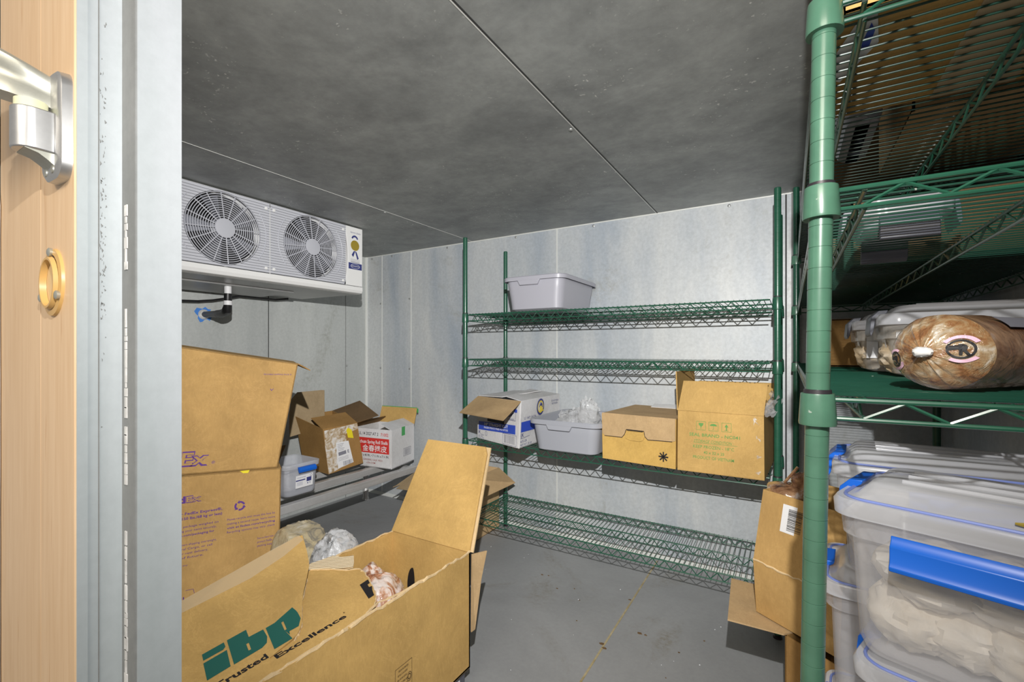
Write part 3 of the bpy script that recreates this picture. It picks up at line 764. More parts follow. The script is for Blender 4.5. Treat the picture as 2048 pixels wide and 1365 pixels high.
tote('grey plastic tub between the fries box and the asterisk box', -.918, 2.195, .173, .218, DECK[2] + .001, .158, M['tote_cool'], 'grey tubs on the back shelves')
# clear bag in the tub
def blob(mb, c, rx, ry, rz, amp, seed, nu=40, nv=24, f=3.0, ridged=.5, flat=None, rot=0, sq=1.0):
    c = V(c); vs = []; cr, sr = math.cos(rot), math.sin(rot)
    for i in range(nv + 1):
        ph = PI * i / nv
        for k in range(nu):
            t = 2 * PI * k / nu; d = V((math.sin(ph) * math.cos(t), math.sin(ph) * math.sin(t), math.cos(ph)))
            q = d * f + V((seed, seed * 1.7, -seed)); d = V([math.copysign(abs(x_) ** sq, x_) for x_ in d]); a = 1 + amp * noise.noise(q) + amp * ridged * (1 - 2 * abs(noise.noise(q * 2.3))) + amp * .25 * noise.noise(q * 6)
            p = V((d.x * rx, d.y * ry, d.z * rz)) * a
            p = V((p.x * cr - p.y * sr, p.x * sr + p.y * cr, p.z))
            if flat is not None: p.z = max(p.z, flat)
            vs.append(c + p)
    mb.add(vs, [(i * nu + k, i * nu + (k + 1) % nu, (i + 1) * nu + (k + 1) % nu, (i + 1) * nu + k) for i in range(nv) for k in range(nu)])
m = MB(); blob(m, (-.92, 2.18, .715), .12, .13, .088, .22, 4.2, 48, 30, 3.5, .8); blob(m, (-.855, 2.14, .80), .045, .035, .06, .4, 8.8, 24, 16, 4, .8)
tag(obj('plastic_bag', m, M['film'], smooth=True), 'crumpled clear plastic bag in the lower grey tub', 'bag')

# --- french fries carton
t = thing('cardboard_box', 'white box with a blue STRAIGHT CUT band at the left end of the back shelf', 'box', (-1.33, 2.25, z0))
b_ = [(-1.508, 2.110, z0), (-1.161, 1.981, z0), (-1.150, 2.43, z0), (-1.47, 2.44, z0)]
t_ = [(-1.504, 2.110, .858), (-1.152, 1.985, .860), (-1.150, 2.43, .860), (-1.47, 2.44, .856)]
bd = carton_body('body', t, b_, t_, M['white_board'])
flap('top_flap', t, t_[0], t_[1], V((-1.141, 1.80, .789)) - V(t_[1]), M['kraft_pale'], label='brown inside of the front flap hanging forward')
m = MB(); m.slab([(-1.50, 2.115, .862), (-1.30, 2.04, .870), (-1.22, 2.33, .885), (-1.46, 2.43, .868)], .004); obj('top_flap', m, M['white_board'], t)
m = MB(); m.slab([(-1.152, 1.99, .861), (-1.150, 2.43, .861), (-1.33, 2.40, .886), (-1.27, 2.04, .874)], .004, (0, 0, 1)); obj('top_flap', m, M['white_board'], t)
fn = face_fn(b_[0], b_[1], t_[0]); W = (V(b_[1]) - V(b_[0])).length; fn2 = face_fn(b_[0], b_[1], t_[0], .0014)
m = MB(); put_poly(m, fn, [(.012, .050), (W - .030, .066), (W - .030, .112), (.012, .096)]); put_rect(m, fn, W - .045, .178, W - .018, .194)
fs_ = face_fn(b_[1], b_[2], t_[1]); put_rect(m, fs_, .012, .078, .30, .130); obj('blue_band', m, M['ink_blue'], bd)
m = MB(); fsl = lambda x, y: fn2(x, y + .047 * x); put_text(m, fsl, '3/8" STRAIGHT CUT', .065, .076, .0145, .215, .025); put_text(m, fsl, 'FROZEN FRENCH FRIED POTATOES', .065, .060, .0095, .215, .02); obj('white_lettering', m, M['paper'], bd)
m = MB(); put_frame(m, fn, W - .135, .005, W - .022, .060, .0016); put_frame(m, fn, W - .095, .135, W - .030, .182, .0016); put_line(m, fn, (W - .085, .150), (W - .045, .176), .006); put_text(m, fn, 'STRAIGHT', W - .089, .138, .006, .05)
put_ring(m, fn, .085, .036, .010, .0115, 0, 360, 20, 1.1); put_text(m, fn, 'L', .0825, .031, .010)
put_text(m, fn, '6/5 LB', .010, .013, .008, .04); put_text(m, fn, 'NET WT. 30 LB', .010, .003, .007, .055); put_text(m, fn, '{K', .010, .030, .015, .022, .02); put_line(m, fn, (.03, .026), (.066, .024), .0016)
put_text(m, fs_, '6/5 LB', .012, .026, .011, .06); put_text(m, fs_, 'NET WT. 30 LB', .012, .008, .010, .11); put_text(m, fs_, '{K', .012, .054, .018, .03, .02); put_line(m, fs_, (.012, .046), (.10, .052), .0016); put_text(m, fs_, 'DO NOT SMASH', .33, .205, .010, .085); put_text(m, fs_, 'KEEP FROZEN', .335, .190, .009, .07); put_text(m, fs_, 'U 147 16/24', .04, .14, .013, .12)
obj('dark_printing', m, M['ink_navy'], bd)
m = MB(); put_bars(m, fn, W - .122, .012, W - .036, .055, 5); obj('barcode', m, M['ink_grey'], bd)
m = MB(); put_rect(m, fn, .095, .106, W - .125, .20); obj('black_panel', m, M['ink_black'], bd)
m = MB(); put_ring(m, fs_, .205, .190, .030, .040, 0, 360, 28, 1.1); put_poly(m, fs_, [(.19, .19), (.205, .212), (.225, .205), (.228, .185)]); obj('seal_print', m, M['ink_navy'], bd)
fs2 = face_fn(b_[1], b_[2], t_[1], .0012); m = MB(); put_ring(m, fs2, .205, .190, .024, .030, 0, 360, 28, 1.1); put_poly(m, fs2, [(.197, .165), (.197, .195), (.215, .195), (.228, .175), (.245, .165)]); obj('yellow_print', m, M['ink_yellow'], bd)

# ------------------------------------------------------------------ low aluminium bench and what stands on it
bn = thing('dunnage_rack', 'low aluminium slatted rack along the left wall', 'rack', (-2.4, 1.75, 0))
ZBN = .345
for x0, x1 in ((-2.168, -2.130), (-2.376, -2.338), (-2.584, -2.546), (-2.790, -2.752)):
    m = MB(); m.box(x0, x1, 1.10, 2.44, ZBN - .042, ZBN); obj('slat', m, M['alu'], bn, bevel=.004)
for y in (1.20, 2.37):
    m = MB(); m.box(-2.785, -2.14, y - .02, y + .02, ZBN - .082, ZBN - .043); obj('cross_bar', m, M['alu'], bn, bevel=.003)
for x in (-2.20, -2.72):
    for y in (1.20, 2.37):
        m = MB(); m.lathe((x, y, 0), [(.026, 0), (.026, .01), (.02, .02), (.02, ZBN - .083)], 18); obj('leg', m, M['alu'], bn, True)

# spring roll shells carton
t = thing('cardboard_box', 'white box with a red Spring Roll Shells panel, back corner of the aluminium rack', 'box', (-2.38, 2.25, ZBN))
zb_ = ZBN + .001
b_ = [(-2.52, 2.085, zb_), (-2.200, 2.128, zb_), (-2.262, 2.40, zb_), (-2.57, 2.36, zb_)]
t_ = [(-2.52, 2.085, .598), (-2.200, 2.128, .598), (-2.262, 2.40, .598), (-2.57, 2.36, .598)]
bd = carton_body('body', t, b_, t_, M['white_board'])
flap('top_flap', t, t_[2], t_[3], (.0, .03, .108), M['kraft_gold'], label='brown inside of the raised back flap')
flap('top_flap', t, t_[1], t_[2], (-.10, .0, .035), M['white_board'])
flap('top_flap', t, t_[3], t_[0], (.09, -.02, .05), M['kraft_brown'])
fn = face_fn(b_[0], b_[1], t_[0]); fn2 = face_fn(b_[0], b_[1], t_[0], .0013)
m = MB(); put_rect(m, fn, .02, .093, .303, .192); put_text(m, fn, '71002', .235, .208, .020, .062, .01); obj('red_panel', m, M['ink_red'], bd)
m = MB(); put_text(m, fn2, 'Szechuan Spring Roll Shells', .03, .155, .022, .262, .015); put_text(m, fn2, '金春捲皮', .085, .106, .032, .20, .01); obj('white_lettering', m, M['paper'], bd)
m = MB(); put_text(m, fn, 'JUL 14 2027 AT 2', .04, .209, .020, .175, .008); obj('date_printing', m, M['ink_black'], bd); m = MB(); put_text(m, fn, '20 / x 40 PK. • 7 ½ IN. x 7 ½ IN.', .055, .068, .015, .245, .012); obj('size_printing', m, M['ink_black'], bd)
m = MB(); put_text(m, fn, 'GARDENS, CALIF. 90251', .09, .042, .011, .16, .012); put_text(m, fn, '-USA.COM', .115, .022, .011, .075, .012); obj('maroon_printing', m, M['ink_maroon'], bd)
fr = face_fn(b_[1], b_[2], t_[1]); m = MB(); put_frame(m, fr, .14, .055, .235, .105, .003); put_bars(m, fr, .15, .060, .228, .10, 8); obj('side_barcode', m, M['ink_grey'], bd)
m = MB(); put_rect(m, fr, .118, .196, .160, .255); obj('tape_piece', m, M['green_tape'], bd)
m = MB(); a = V(t_[3]) + V((0, .031, .106)); c = V(t_[2]) + V((0, .031, .106)); m.slab([a, c, c + V((0, .001, .006)), a + V((0, .001, .006))], .002); m.slab([c, c + V((.012, 0, -.002)), c + V((.012, 0, -.03)), c + V((0, 0, -.03))], .002); obj('tape_edge', m, M['green_tape'], bd)

# brown carton leaning back, taped, with an address label
t = thing('cardboard_box', 'brown taped box with white address label, tipped back beside the spring roll box', 'box', (-2.5, 1.9, ZBN))
bb = [V((-2.436, 1.832, ZBN + .004)), V((-2.40, 2.07, ZBN + .03)), V((-2.70, 2.10, ZBN + .012)), V((-2.72, 1.86, ZBN + .004))]
tt = [V((-2.405, 1.768, .640)), V((-2.375, 2.000, .652)), V((-2.70, 2.06, .70)), V((-2.73, 1.80, .69))]
bd = carton_body('body', t, bb, tt, M['kraft_brown'])
m = MB(); m.slab([(-2.74, 1.77, .56), (-2.585, 1.915, .62), (-2.585, 1.912, .857), (-2.60, 1.90, .858), (-2.72, 1.81, .845), (-2.745, 1.785, .80), (-2.752, 1.775, .70)], .004); obj('top_flap', m, M['kraft_grey'], t)
m = MB(); m.slab([tt[0], tt[1], tt[1] + V((-.14, .02, .055)), tt[0] + V((-.14, .02, .055))], .004, (0, 0, 1)); obj('top_flap', m, M['kraft_brown'], t)
m = MB(); m.slab([tt[1] + V((-.01, .005, 0)), tt[2], tt[2] + V((.09, .16, .06)), tt[1] + V((.02, .16, .03))], .004, (0, 0, 1)); obj('top_flap', m, M['kraft_dark'], t)
def bil(q, off=.0015):
    n = (q[1] - q[0]).cross(q[3] - q[0]).normalized() * off
    return lambda x, y: (q[0] * (1 - x) + q[1] * x) * (1 - y) + (q[3] * (1 - x) + q[2] * x) * y + n
fq = bil([bb[0], bb[1], tt[1], tt[0]]); fq2 = bil([bb[0], bb[1], tt[1], tt[0]], .0024); fq3 = bil([bb[0], bb[1], tt[1], tt[0]], .0032)
m = MB(); r = random.Random(21)
pts = [(.02, .0), (.30, .05), (.55, .12), (.60, .45), (.62, .8), (.97, .85), (.98, .99), (.03, .96), (.0, .6)]
put_poly(m, fq, [(x + r.uniform(-.02, .02), y) for x, y in pts]); obj('tape', m, M['tape_white'], bd, label='crumpled clear packing tape')
m = MB(); put_poly(m, fq2, [(.27, .06), (.72, .10), (.66, .63), (.30, .65)]); lb = obj('address_label', m, M['paper'], bd, label='white address label')
m = MB()
for k in range(5): put_line(m, fq3, (.33, .60 - .035 * k), (.52 - .03 * (k % 3), .60 - .035 * k), .008)
put_poly(m, fq3, [(.33, .34), (.55, .35), (.55, .43), (.33, .42)]); put_text(m, fq3, 'E', .59, .36, .07, .05, .03); put_bars(m, fq3, .42, .09, .69, .19, 3)
for k in range(3): put_line(m, fq3, (.31, .29 - .03 * k), (.60, .295 - .03 * k), .006)
obj('label_print', m, M['ink_grey'], lb)
m = MB(); put_poly(m, fq2, [(.66, .70), (.82, .66), (.80, .86), (.70, .93), (.64, .88)]); obj('yellow_tag', m, M['yellow_tag'], bd, label='small yellow tag')

# ------------------------------------------------------------------ clip-lid plastic containers
def container(name, label, o, ex, L, D, z, h, mat, lid=True, clip='clip_blue', group=None, content=None, lidmat='lid', cat='container', handle='front', clipw=.5):
    """o is the front-left corner on the ground plan, ex the direction of its long front"""
    o = V((o[0], o[1], 0)); ex = V((ex[0], ex[1], 0)).normalized(); ey = V((-ex.y, ex.x, 0))
    c = o + ex * (L / 2) + ey * (D / 2); rot = math.atan2(ex.y, ex.x)
    t = thing(name, label, cat, (c.x, c.y, z), group)
    hx, hy = L / 2, D / 2
    def lp(dx, zz, r=.03): return rr_loop(c.x, c.y, hx - dx, hy - dx, max(.006, r), zz, 6, rot)
    m = MB(); hb = h - (.030 if lid else .0)
    m.loft([lp(.040, z + .001, .02), lp(.024, z + .006), lp(.019, z + .02), lp(.012, z + hb - .03), lp(.010, z + hb - .028), lp(.004, z + hb - .026), lp(.002, z + hb - .002), lp(.005, z + hb), lp(.013, z + hb - .004), lp(.015, z + hb - .04), lp(.023, z + .018), lp(.030, z + .008, .024)], True, True)
    tub = obj('tub', m, mat, t, True, angle=45)
    def P(x, y, zz): return o + ex * x + ey * y + V((0, 0, zz))
    if lid:
        m = MB(); z1 = z + h
        m.loft([lp(.004, z1 - .030), lp(-.004, z1 - .029), lp(-.005, z1 - .012), lp(-.002, z1 - .007), lp(.012, z1 - .008), lp(.018, z1 - .004), lp(.030, z1 + .010), lp(.040, z1 + .012)], False, True)
        for k in (-1, 0, 1): 
            a = P(.06, D / 2 + k * D * .17, z1 + .012); b = P(L - .06, D / 2 + k * D * .17, z1 + .012); m.tube(a, b, .0035, 8)
        ld = obj('lid', m, M[lidmat], t, True, angle=45)
        if clip == 'clip_blue':
            m = MB(); m.path([p for p in [V(q) for q in lp(.006, z1 - .0065)]] + [V(lp(.006, z1 - .0065)[0])], .0022, 6); obj('gasket', m, M['gasket'], ld, True)
    if clip:
        cw = L * clipw
        z1 = z + h - (.0 if lid else -.008)
        xs = [(L / 2 - cw / 2, -1), (L / 2 - cw / 2, 1)]
        for x, sgn in xs:
            y = -.004 if sgn < 0 else D + .004; s_ = -1 if sgn < 0 else 1
            m = MB(); prof = [(0, -.040), (.006, -.038), (.0075, -.044), (.013, -.050), (.0135, -.068), (.017, -.074), (.016, -.079), (.010, -.078), (.002, -.072), (-.002, -.050)]
            m.loft([[P(xx, y + s_ * a, z1 + b) for a, b in prof] for xx in (x, x + cw)], True, True); obj('clip', m, M[clip], t, True, .001)
        for x, s_ in ((-.004, -1), (L + .004, 1)):
            cd = min(.07, D * .35); m = MB(); prof = [(.02, .004), (.004, .003), (-.008, -.010), (-.011, -.042), (-.008, -.050), (-.004, -.040), (-.001, -.016), (.018, -.002)]
            m.loft([[P(x + s_ * -a, yy, z1 + b) for a, b in prof] for yy in (D / 2 - cd / 2, D / 2 + cd / 2)], True, True); obj('clip', m, M[clip], t, True, .001)
    return t, P

# small container on the bench
t, P = container('storage_container', 'clear plastic container with a blue handle on the aluminium rack, lid off', (-2.195, 1.395), (0, 1), .215, .24, ZBN + .001, .175, M['clearbox'], lid=False, clip=None)
m = MB(); prof = [(0, .0), (.012, -.002), (.022, -.014), (.020, -.026), (.012, -.030), (.004, -.018)]
m.loft([[P(x, -.004 - a, ZBN + .160 + b) for a, b in prof] for x in (.066, .165)], True, True); obj('clip', m, M['clip_blue'], t, True, .001)
m = MB(); f = lambda x, y: P(.058 + x, .0045 - .002 - y * .06, ZBN + .048 + y)
put_rect(m, f, 0, 0, .100, .066); lb = obj('product_label', m, M['paper'], t, label='white product label')
f2 = lambda x, y: P(.058 + x, .0033 - .002 - y * .06, ZBN + .048 + y); m = MB()
put_rect(m, f2, .062, .026, .090, .048); put_ring(m, f2, .088, .056, .005, .0065); put_text(m, f2, 'STORAGE CONTAINER', .006, .052, .004, .05, .01); put_rect(m, f2, .0, .037, .054, .043)
for k in range(4): put_line(m, f2, (.006, .03 - .005 * k), (.04, .03 - .005 * k), .0009)
put_rect(m, f2, .066, .014, .072, .020); put_rect(m, f2, .078, .016, .086, .019)
obj('label_print', m, M['ink_navy'], lb)
m = MB(); r = random.Random(6); m.slab([P(.02, .03, ZBN + .135), P(.14, .05, ZBN + .142), P(.12, .20, ZBN + .13), P(.03, .19, ZBN + .15)], .003); blob(m, P(.09, .12, ZBN + .065), .075, .09, .055, .1, 2.2)
tag(obj('paper_packet', m, M['paper'], smooth=False), 'pale packet lying inside the small clear container', 'packet')
# dark carton behind the shipping boxes
t = thing('cardboard_box', 'dark brown box edge showing between the shipping boxes and the clear container', 'box', (-2.3, 1.25, ZBN))
x0, x1, y0, y1 = -2.42, -2.19, 1.11, 1.355
b_ = [(x1, y0, ZBN + .001), (x1, y1, ZBN + .001), (x0, y1, ZBN + .001), (x0, y0, ZBN + .001)]; t_ = [(x + .004, y, .56) for x, y, z in b_]
bd = carton_body('body', t, b_, t_, M['kraft_brown']); flap('top_flap', t, t_[0], t_[1], (.0, .035, .075), M['kraft_dark'])
fn = face_fn(b_[0], b_[1], t_[0]); m = MB(); put_rect(m, fn, .19, .10, .235, .145); 
for k in range(3): put_rect(m, fn, .19, .08 - .018 * k, .24, .088 - .018 * k)
put_disc(m, fn, .22, .185, .016); obj('dark_printing', m, M['ink_navy'], bd)

# ------------------------------------------------------------------ shipping cartons at the left
dF = V((.465, .885, 0)).normalized(); nF = V((.885, -.465, 0)).normalized()     # along the face, and out of it
R0 = V((-1.597, .985, 0)); DPT = .30
def ship(label, zl, zr, tl, tr, leanr, base, mat=M['kraft']):
    """right edge stands at R0; zl/zr bottom heights at left and right, tl/tr tops; leanr shifts the top along the face"""
    Lw = .44; t = thing('shipping_box', label, 'box', (*(R0 - dF * Lw / 2 - nF * DPT / 2).xy, base), 'brown shipping boxes stacked at the left')
    r0 = R0 + V((0, 0, zr)); l0 = R0 - dF * Lw + V((0, 0, zl)); r1 = R0 + dF * leanr + V((0, 0, tr)); l1 = R0 - dF * (Lw - leanr) + V((0, 0, tl))
    bk = -nF * DPT
    bot = [l0, r0, r0 + bk, l0 + bk]; top = [l1, r1, r1 + bk, l1 + bk]
    return t, bot, top
LOW = 'brown shipping box stacked under another, purple recycling print, in the left foreground'
t, bot, top = ship(LOW, .001, .001, .700, .682, .012, .0)
bd = carton_body('body', t, bot, top, M['kraft']); 
m = MB(); m.slab([p + V((0, 0, .001)) for p in top], .004, (0, 0, 1)); obj('top_flap', m, M['kraft'], t)
q = [bot[0], bot[1], top[1], top[0]]; n = (q[1] - q[0]).cross(q[3] - q[0]).normalized()
ex = (q[1] - q[0]).normalized(); ey = V((0, 0, 1)); LW = .44
# the print runs in face coordinates: x from the right edge leftwards is negative
fx = lambda off: (lambda x, y: bot[1] + ex * x + ex * (.012 * y / .69) + V((0, 0, y)) + n * off + V((0, 0, -.03 * x * .0)))
f1, f2 = fx(.0008), fx(.0014)
m = MB()
S = -.285
put_text(m, f1, 'FedEx', -.340, .603, .021, .100, .05)
obj('logo_print', m, M['ink_purple'], bd); m = MB()
put_text(m, f1, '(only for FedEx Express®,', S - .06, .562, .0085, .165, .02); put_text(m, f1, 'weighing 150 lbs./68 kg or less)', S - .06, .546, .0085, .165, .02)
for k, s_ in enumerate(('Have your package weighed on', 'or by packing your items securely,', 'go to fedex.com/packaging for')): put_text(m, f1, s_, S - .06, .520 - .0145 * k, .0072, .155 - .006 * k, .014 * (k == 2))
for k, s_ in enumerate(('FedEx Customers shipping overweight,', 'ship General Cargo, or call', 'packages for next delivery,', 'facility of future.')): put_text(m, f1, s_, S - .06, .460 - .0145 * k, .0072, .150 - .012 * k)
put_text(m, f1, 'insert any', S - .03, .392, .006, .04)
obj('notice_print', m, M['ink_purple'], bd); m = MB()
for k, s_ in enumerate(('Please recycle and reuse this box by', 'making a second reuse, learn more', 'visit at fedex.com/recycling', 'Recycling options may vary, check')): put_text(m, f1, s_, -.165, .520 - .0145 * k, .0072, .148, .014 * (k == 2))
obj('recycling_text', m, M['ink_purple'], bd); m = MB()
for k, s_ in enumerate(('Scan to learn how we', 'protect FedEx and', 'packing supplies.')): put_text(m, f1, s_, -.072, .437 - .0135 * k, .0072, .062)
obj('scan_text', m, M['ink_purple'], bd); m = MB()
for a in (0, 120, 240):
    put_ring(m, f1, -.128, .566, .0105, .0165, a + 15, a + 95, 8)
    aa = math.radians(a + 110); put_poly(m, f1, [(-.128 + .0075 * math.cos(aa - .25), .566 + .0075 * math.sin(aa - .25)), (-.128 + .0205 * math.cos(aa - .25), .566 + .0205 * math.sin(aa - .25)), (-.128 + .0135 * math.cos(aa + .25), .566 + .0135 * math.sin(aa + .25))])
obj('recycling_symbol', m, M['ink_purple'], bd); m = MB()
put_rect(m, f1, -.238, .268, -.222, .284)
for k, s_ in enumerate(('17-7/8 x 12-3/8 x 11-5/8 in.', '50.95 x 27.45 x 29.50 cm', 'fedex.com/boxes')): put_text(m, f1, s_, -.243, .250 - .0145 * k, .0075, .118 - .02 * k)
obj('size_print', m, M['ink_purple'], bd); m = MB()
for x in (-.292, -.286): put_rect(m, f1, x, .215, x + .003, .29)
put_line(m, f1, (-.28, .31), (-.258, .31), .0012); put_line(m, f1, (-.258, .31), (-.255, .295), .0012)
obj('corner_mark', m, M['ink_purple'], bd)
m = MB(); put_text(m, f2, 'Ex', -.2815, .6042, .0186, .0395, .010); obj('logo_fill', m, M['kraft'], bd)
m = MB(); put_poly(m, f1, [(-.13, .688), (-.10, .688), (-.105, .678), (-.12, .679)]); obj('yellow_tag', m, M['yellow_tag'], bd)
m = MB(); f = lambda x, y: top[0] + ex * x + (-nF) * y + V((0, 0, .0025)); 
UP = 'brown shipping box on top of the stack in the left foreground, large purple logo'
zt0 = .704
t, bot, top = ship(UP, zt0, .686, 1.138, 1.062, .068, zt0)
bd = carton_body('body', t, bot, top, M['kraft'])
m = MB(); m.slab([top[0] + V((0, 0, .001)), top[1] + V((0, 0, .001)), top[1] - nF * .15 + V((0, 0, .008)), top[0] - nF * .15 + V((0, 0, .008))], .004, (0, 0, 1)); obj('top_flap', m, M['kraft'], t)
m = MB(); m.slab([top[1] + V((0, 0, .003)), top[2] + V((0, 0, .003)), top[2] + dF * .05 + V((0, 0, -.014)), top[1] + dF * .042 + V((0, 0, -.022))], .004, (0, 0, 1)); obj('top_flap', m, M['kraft_brown'], t)
ex = (bot[1] - bot[0]).normalized(); up = (top[1] - bot[1]).normalized()
n = ex.cross(up).normalized()
f1 = lambda x, y: bot[1] + ex * x + up * y + n * .0008
f2 = lambda x, y: bot[1] + ex * x + up * y + n * .0014
m = MB(); put_text(m, f1, 'FedEx', -.398, .030, .046, .180, .055); put_text(m, f1, '®', -.208, .031, .010); obj('logo_print', m, M['ink_purple'], bd); m = MB(); put_text(m, f1, 'REUSABLE SHIPPING PACK ®', -.105, .340, .005, .09)
obj('notice_print', m, M['ink_purple'], bd); m = MB(); put_line(m, f1, (-.075, .290), (-.070, .283), .0018); put_line(m, f1, (-.065, .290), (-.070, .283), .0018)
obj('tick_mark', m, M['ink_purple'], bd)
m = MB(); put_text(m, f2, 'Ex', -.2945, .0325, .0415, .0735, .014); obj('logo_fill', m, M['kraft'], bd)

# ------------------------------------------------------------------ plastic-wrapped goods between the cartons
m = MB(); blob(m, (-1.485, 1.000, .26), .088, .09, .235, .05, 1.3, 56, 44, 2.2, .6, sq=.62)
m.v = [V((p.x, p.y, min(p.z, .487 + .18 * (p.x + 1.485) * -1 + .006 * noise.noise(p * 30)))) for p in m.v]
tag(obj('wrapped_bundle', m, M['wrapbag'], smooth=True), 'brown bundle wrapped in clear film beside the shipping boxes', 'bundle')
m = MB(); blob(m, (-1.330, 1.03, .255), .074, .085, .228, .06, 6.1, 56, 44, 2.2, .6, sq=.70)
tag(obj('plastic_bag', m, M['bag'], smooth=True), 'frosty grey plastic bag standing behind the torn open box', 'bag')

# ------------------------------------------------------------------ torn open carton in the foreground
X0, X1, YE, YS, ZR, ZL = -.887, -1.236, 1.200, .30, .457, .085
t = thing('cardboard_box', 'large torn open brown box in the foreground with a green ibp logo', 'box', (-1.06, .75, ZL))
bot = [(X0, YS, ZL), (X0, YE, ZL), (X1, YE, ZL), (X1, YS, ZL)]; top = [(X0, YS, ZR), (X0, YE, ZR), (X1, YE, ZR), (X1, YS, ZR)]
bd = carton_body('body', t, bot, top, M['kraft_gold'], th=.006)
# ragged bright torn edge along the right rim and left rim
def ragged(name, a, b, w, seed, parent, n=40, mat=M['kraft_torn']):
    a = V(a); b = V(b); d = b - a; m = MB(); r = random.Random(seed); pts = []
    for k in range(n + 1): pts.append(a + d * (k / n) + V((r.uniform(-.0015, .0015), 0, r.uniform(-.002, .004))))
    m.path(pts, [w * r.uniform(.6, 1.2) for _ in pts], 6); return obj(name, m, mat, parent)
ragged('torn_edge', (X0 - .003, .52, ZR), (X0 - .003, YE, ZR), .0042, 3, bd)
ragged('torn_edge', (X1 + .003, .40, ZR), (X1 + .003, YE, ZR), .0035, 8, bd)
m = MB()
for k in range(1, 10):   # hand hole in the end panel
    pass
put_poly(m, plane((X0, YE - .0065, ZL), (-1, 0, 0), (0, 0, 1), -.0008), [(.243 + .026 * math.cos(a) * (1 if math.cos(a) > 0 else .35), .200 + .066 * math.sin(a)) for a in [2 * PI * k / 28 for k in range(28)]])
obj('hand_hole', m, M['ink_black'], bd)
# standing end flap (double thickness)
fl_ = [(X1, YE, ZR), (X0, YE, ZR), (-.915, 1.345, .768), (-1.195, 1.350, .768)]
m = MB(); pr = [V(p) for p in fl_]; pr[2:3] = [V((-.912, 1.338, .745)), V((-.925, 1.347, .768))]; m.slab(pr, .005, (0, .9, -.4)); obj('end_flap', m, M['kraft_gold'], t)
m = MB(); pr = [V(p) + V((.008, .010, -.003)) for p in fl_]; m.slab(pr, .005, (0, .9, -.4)); obj('end_flap', m, M['kraft_torn'], t)
m = MB(); m.slab([(X0 + .004, YE + .002, ZR - .005), (X0 + .026, YE + .055, ZR - .008), (X0 + .014, YE + .04, .36), (X0 + .003, YE + .02, .20), (X0 + .002, YE + .001, .20)], .004); obj('torn_flap', m, M['kraft_pale'], t)
def surf(th, off=0.0):
    def f(s, tt):
        a = math.radians(th(s)); return V((X0 - tt * math.cos(a) + off * math.sin(a), s, ZR + .001 + tt * math.sin(a) + off * math.cos(a)))
    return f
LFT = lambda s: 12.2 + (s - .52) * 29.5
RGT = lambda s: 9.0
outL = [(.33, 0), (.540, 0), (.553, .044), (.6195, .0575), (.6325, .0627), (.6529, .0789), (.6734, .1107), (.705, .156), (.7383, .1929), (.7722, .2326), (.7962, .2846), (.8169, .3377), (.8041, .344), (.7545, .3436), (.6714, .3381), (.5749, .3346), (.5157, .3325), (.33, .33)]
outR = [(.44, -.001), (.749, .001), (.7836, .0102), (.8179, .0185), (.8375, .0363), (.8598, .0668), (.8853, .122), (.8945, .1479), (.8965, .1719), (.8667, .1918), (.8425, .2242), (.8169, .2477), (.8001, .2598), (.76, .26), (.60, .20), (.44, .12)]
def subdiv(pts, n=5):
    out = []
    for a, b in zip(pts, pts[1:] + pts[:1]):
        for k in range(n): out.append((a[0] + (b[0] - a[0]) * k / n, a[1] + (b[1] - a[1]) * k / n))
    return out
fL, fR = surf(LFT), surf(RGT)
m = MB()
# twisted flap built as strips between its hinge and its free edge
N = 60; vs = []; 
def t_hi(s):   # free edge height for a station s
    pts = [(.33, .33), (.5157, .3325), (.6714, .3381), (.8041, .344), (.8169, .3377)]
    for a, b in zip(pts, pts[1:]):
        if a[0] <= s <= b[0]: return a[1] + (b[1] - a[1]) * (s - a[0]) / (b[0] - a[0])
    return .3377
def t_lo(s):
    pts = [(.33, 0), (.540, 0), (.553, .044), (.6195, .0575), (.6325, .0627), (.6529, .0789), (.6734, .1107), (.705, .156), (.7383, .1929), (.7722, .2326), (.7962, .2846), (.8169, .3377)]
    for a, b in zip(pts, pts[1:]):
        if a[0] <= s <= b[0]: return a[1] + (b[1] - a[1]) * (s - a[0]) / (b[0] - a[0])
    return .3377
S_ = [.33 + (.8169 - .33) * k / N for k in range(N + 1)]
top_ = [[fL(s, t_lo(s) + (t_hi(s) - t_lo(s)) * j_ / 4) for j_ in range(5)] for s in S_]
fLb = surf(LFT, -.0045)
bot_ = [[fLb(s, t_lo(s) + (t_hi(s) - t_lo(s)) * j_ / 4) for j_ in range(5)] for s in S_]
m.loft([a + b[::-1] for a, b in zip(top_, bot_)], True, True)
lf = obj('top_flap', m, M['kraft_gold'], t, label='long top flap with the green logo')
m = MB(); m.slab([fR(*p) for p in subdiv(outR, 2)], .004, (.1, 0, 1)); rf = obj('top_flap', m, M['kraft_gold'], t, label='lower torn half of the long top flap')
fLd, fRd = surf(LFT, .0009), surf(RGT, .0009)
m = MB()
for poly in ([(.4743, .1481), (.5161, .1472), (.5130, .1340), (.506, .1295), (.469, .1307)], [(.466, .124), (.5107, .1238), (.4958, .0789), (.4519, .0783)]): put_poly(m, fLd, poly)
# b
put_poly(m, fLd, [(.5226, .148), (.5621, .1469), (.5561, .1244), (.5483, .1098), (.5431, .1101), (.5379, .0908), (.502, .0781)])
put_poly(m, fLd, [(.5561, .1244), (.5864, .1223), (.5835, .105), (.582, .0982), (.543, .0905), (.5483, .1098)])
put_poly(m, fLd, [(.502, .0781), (.5379, .0908), (.543, .0905), (.582, .0982), (.5729, .0836), (.5594, .0781)])
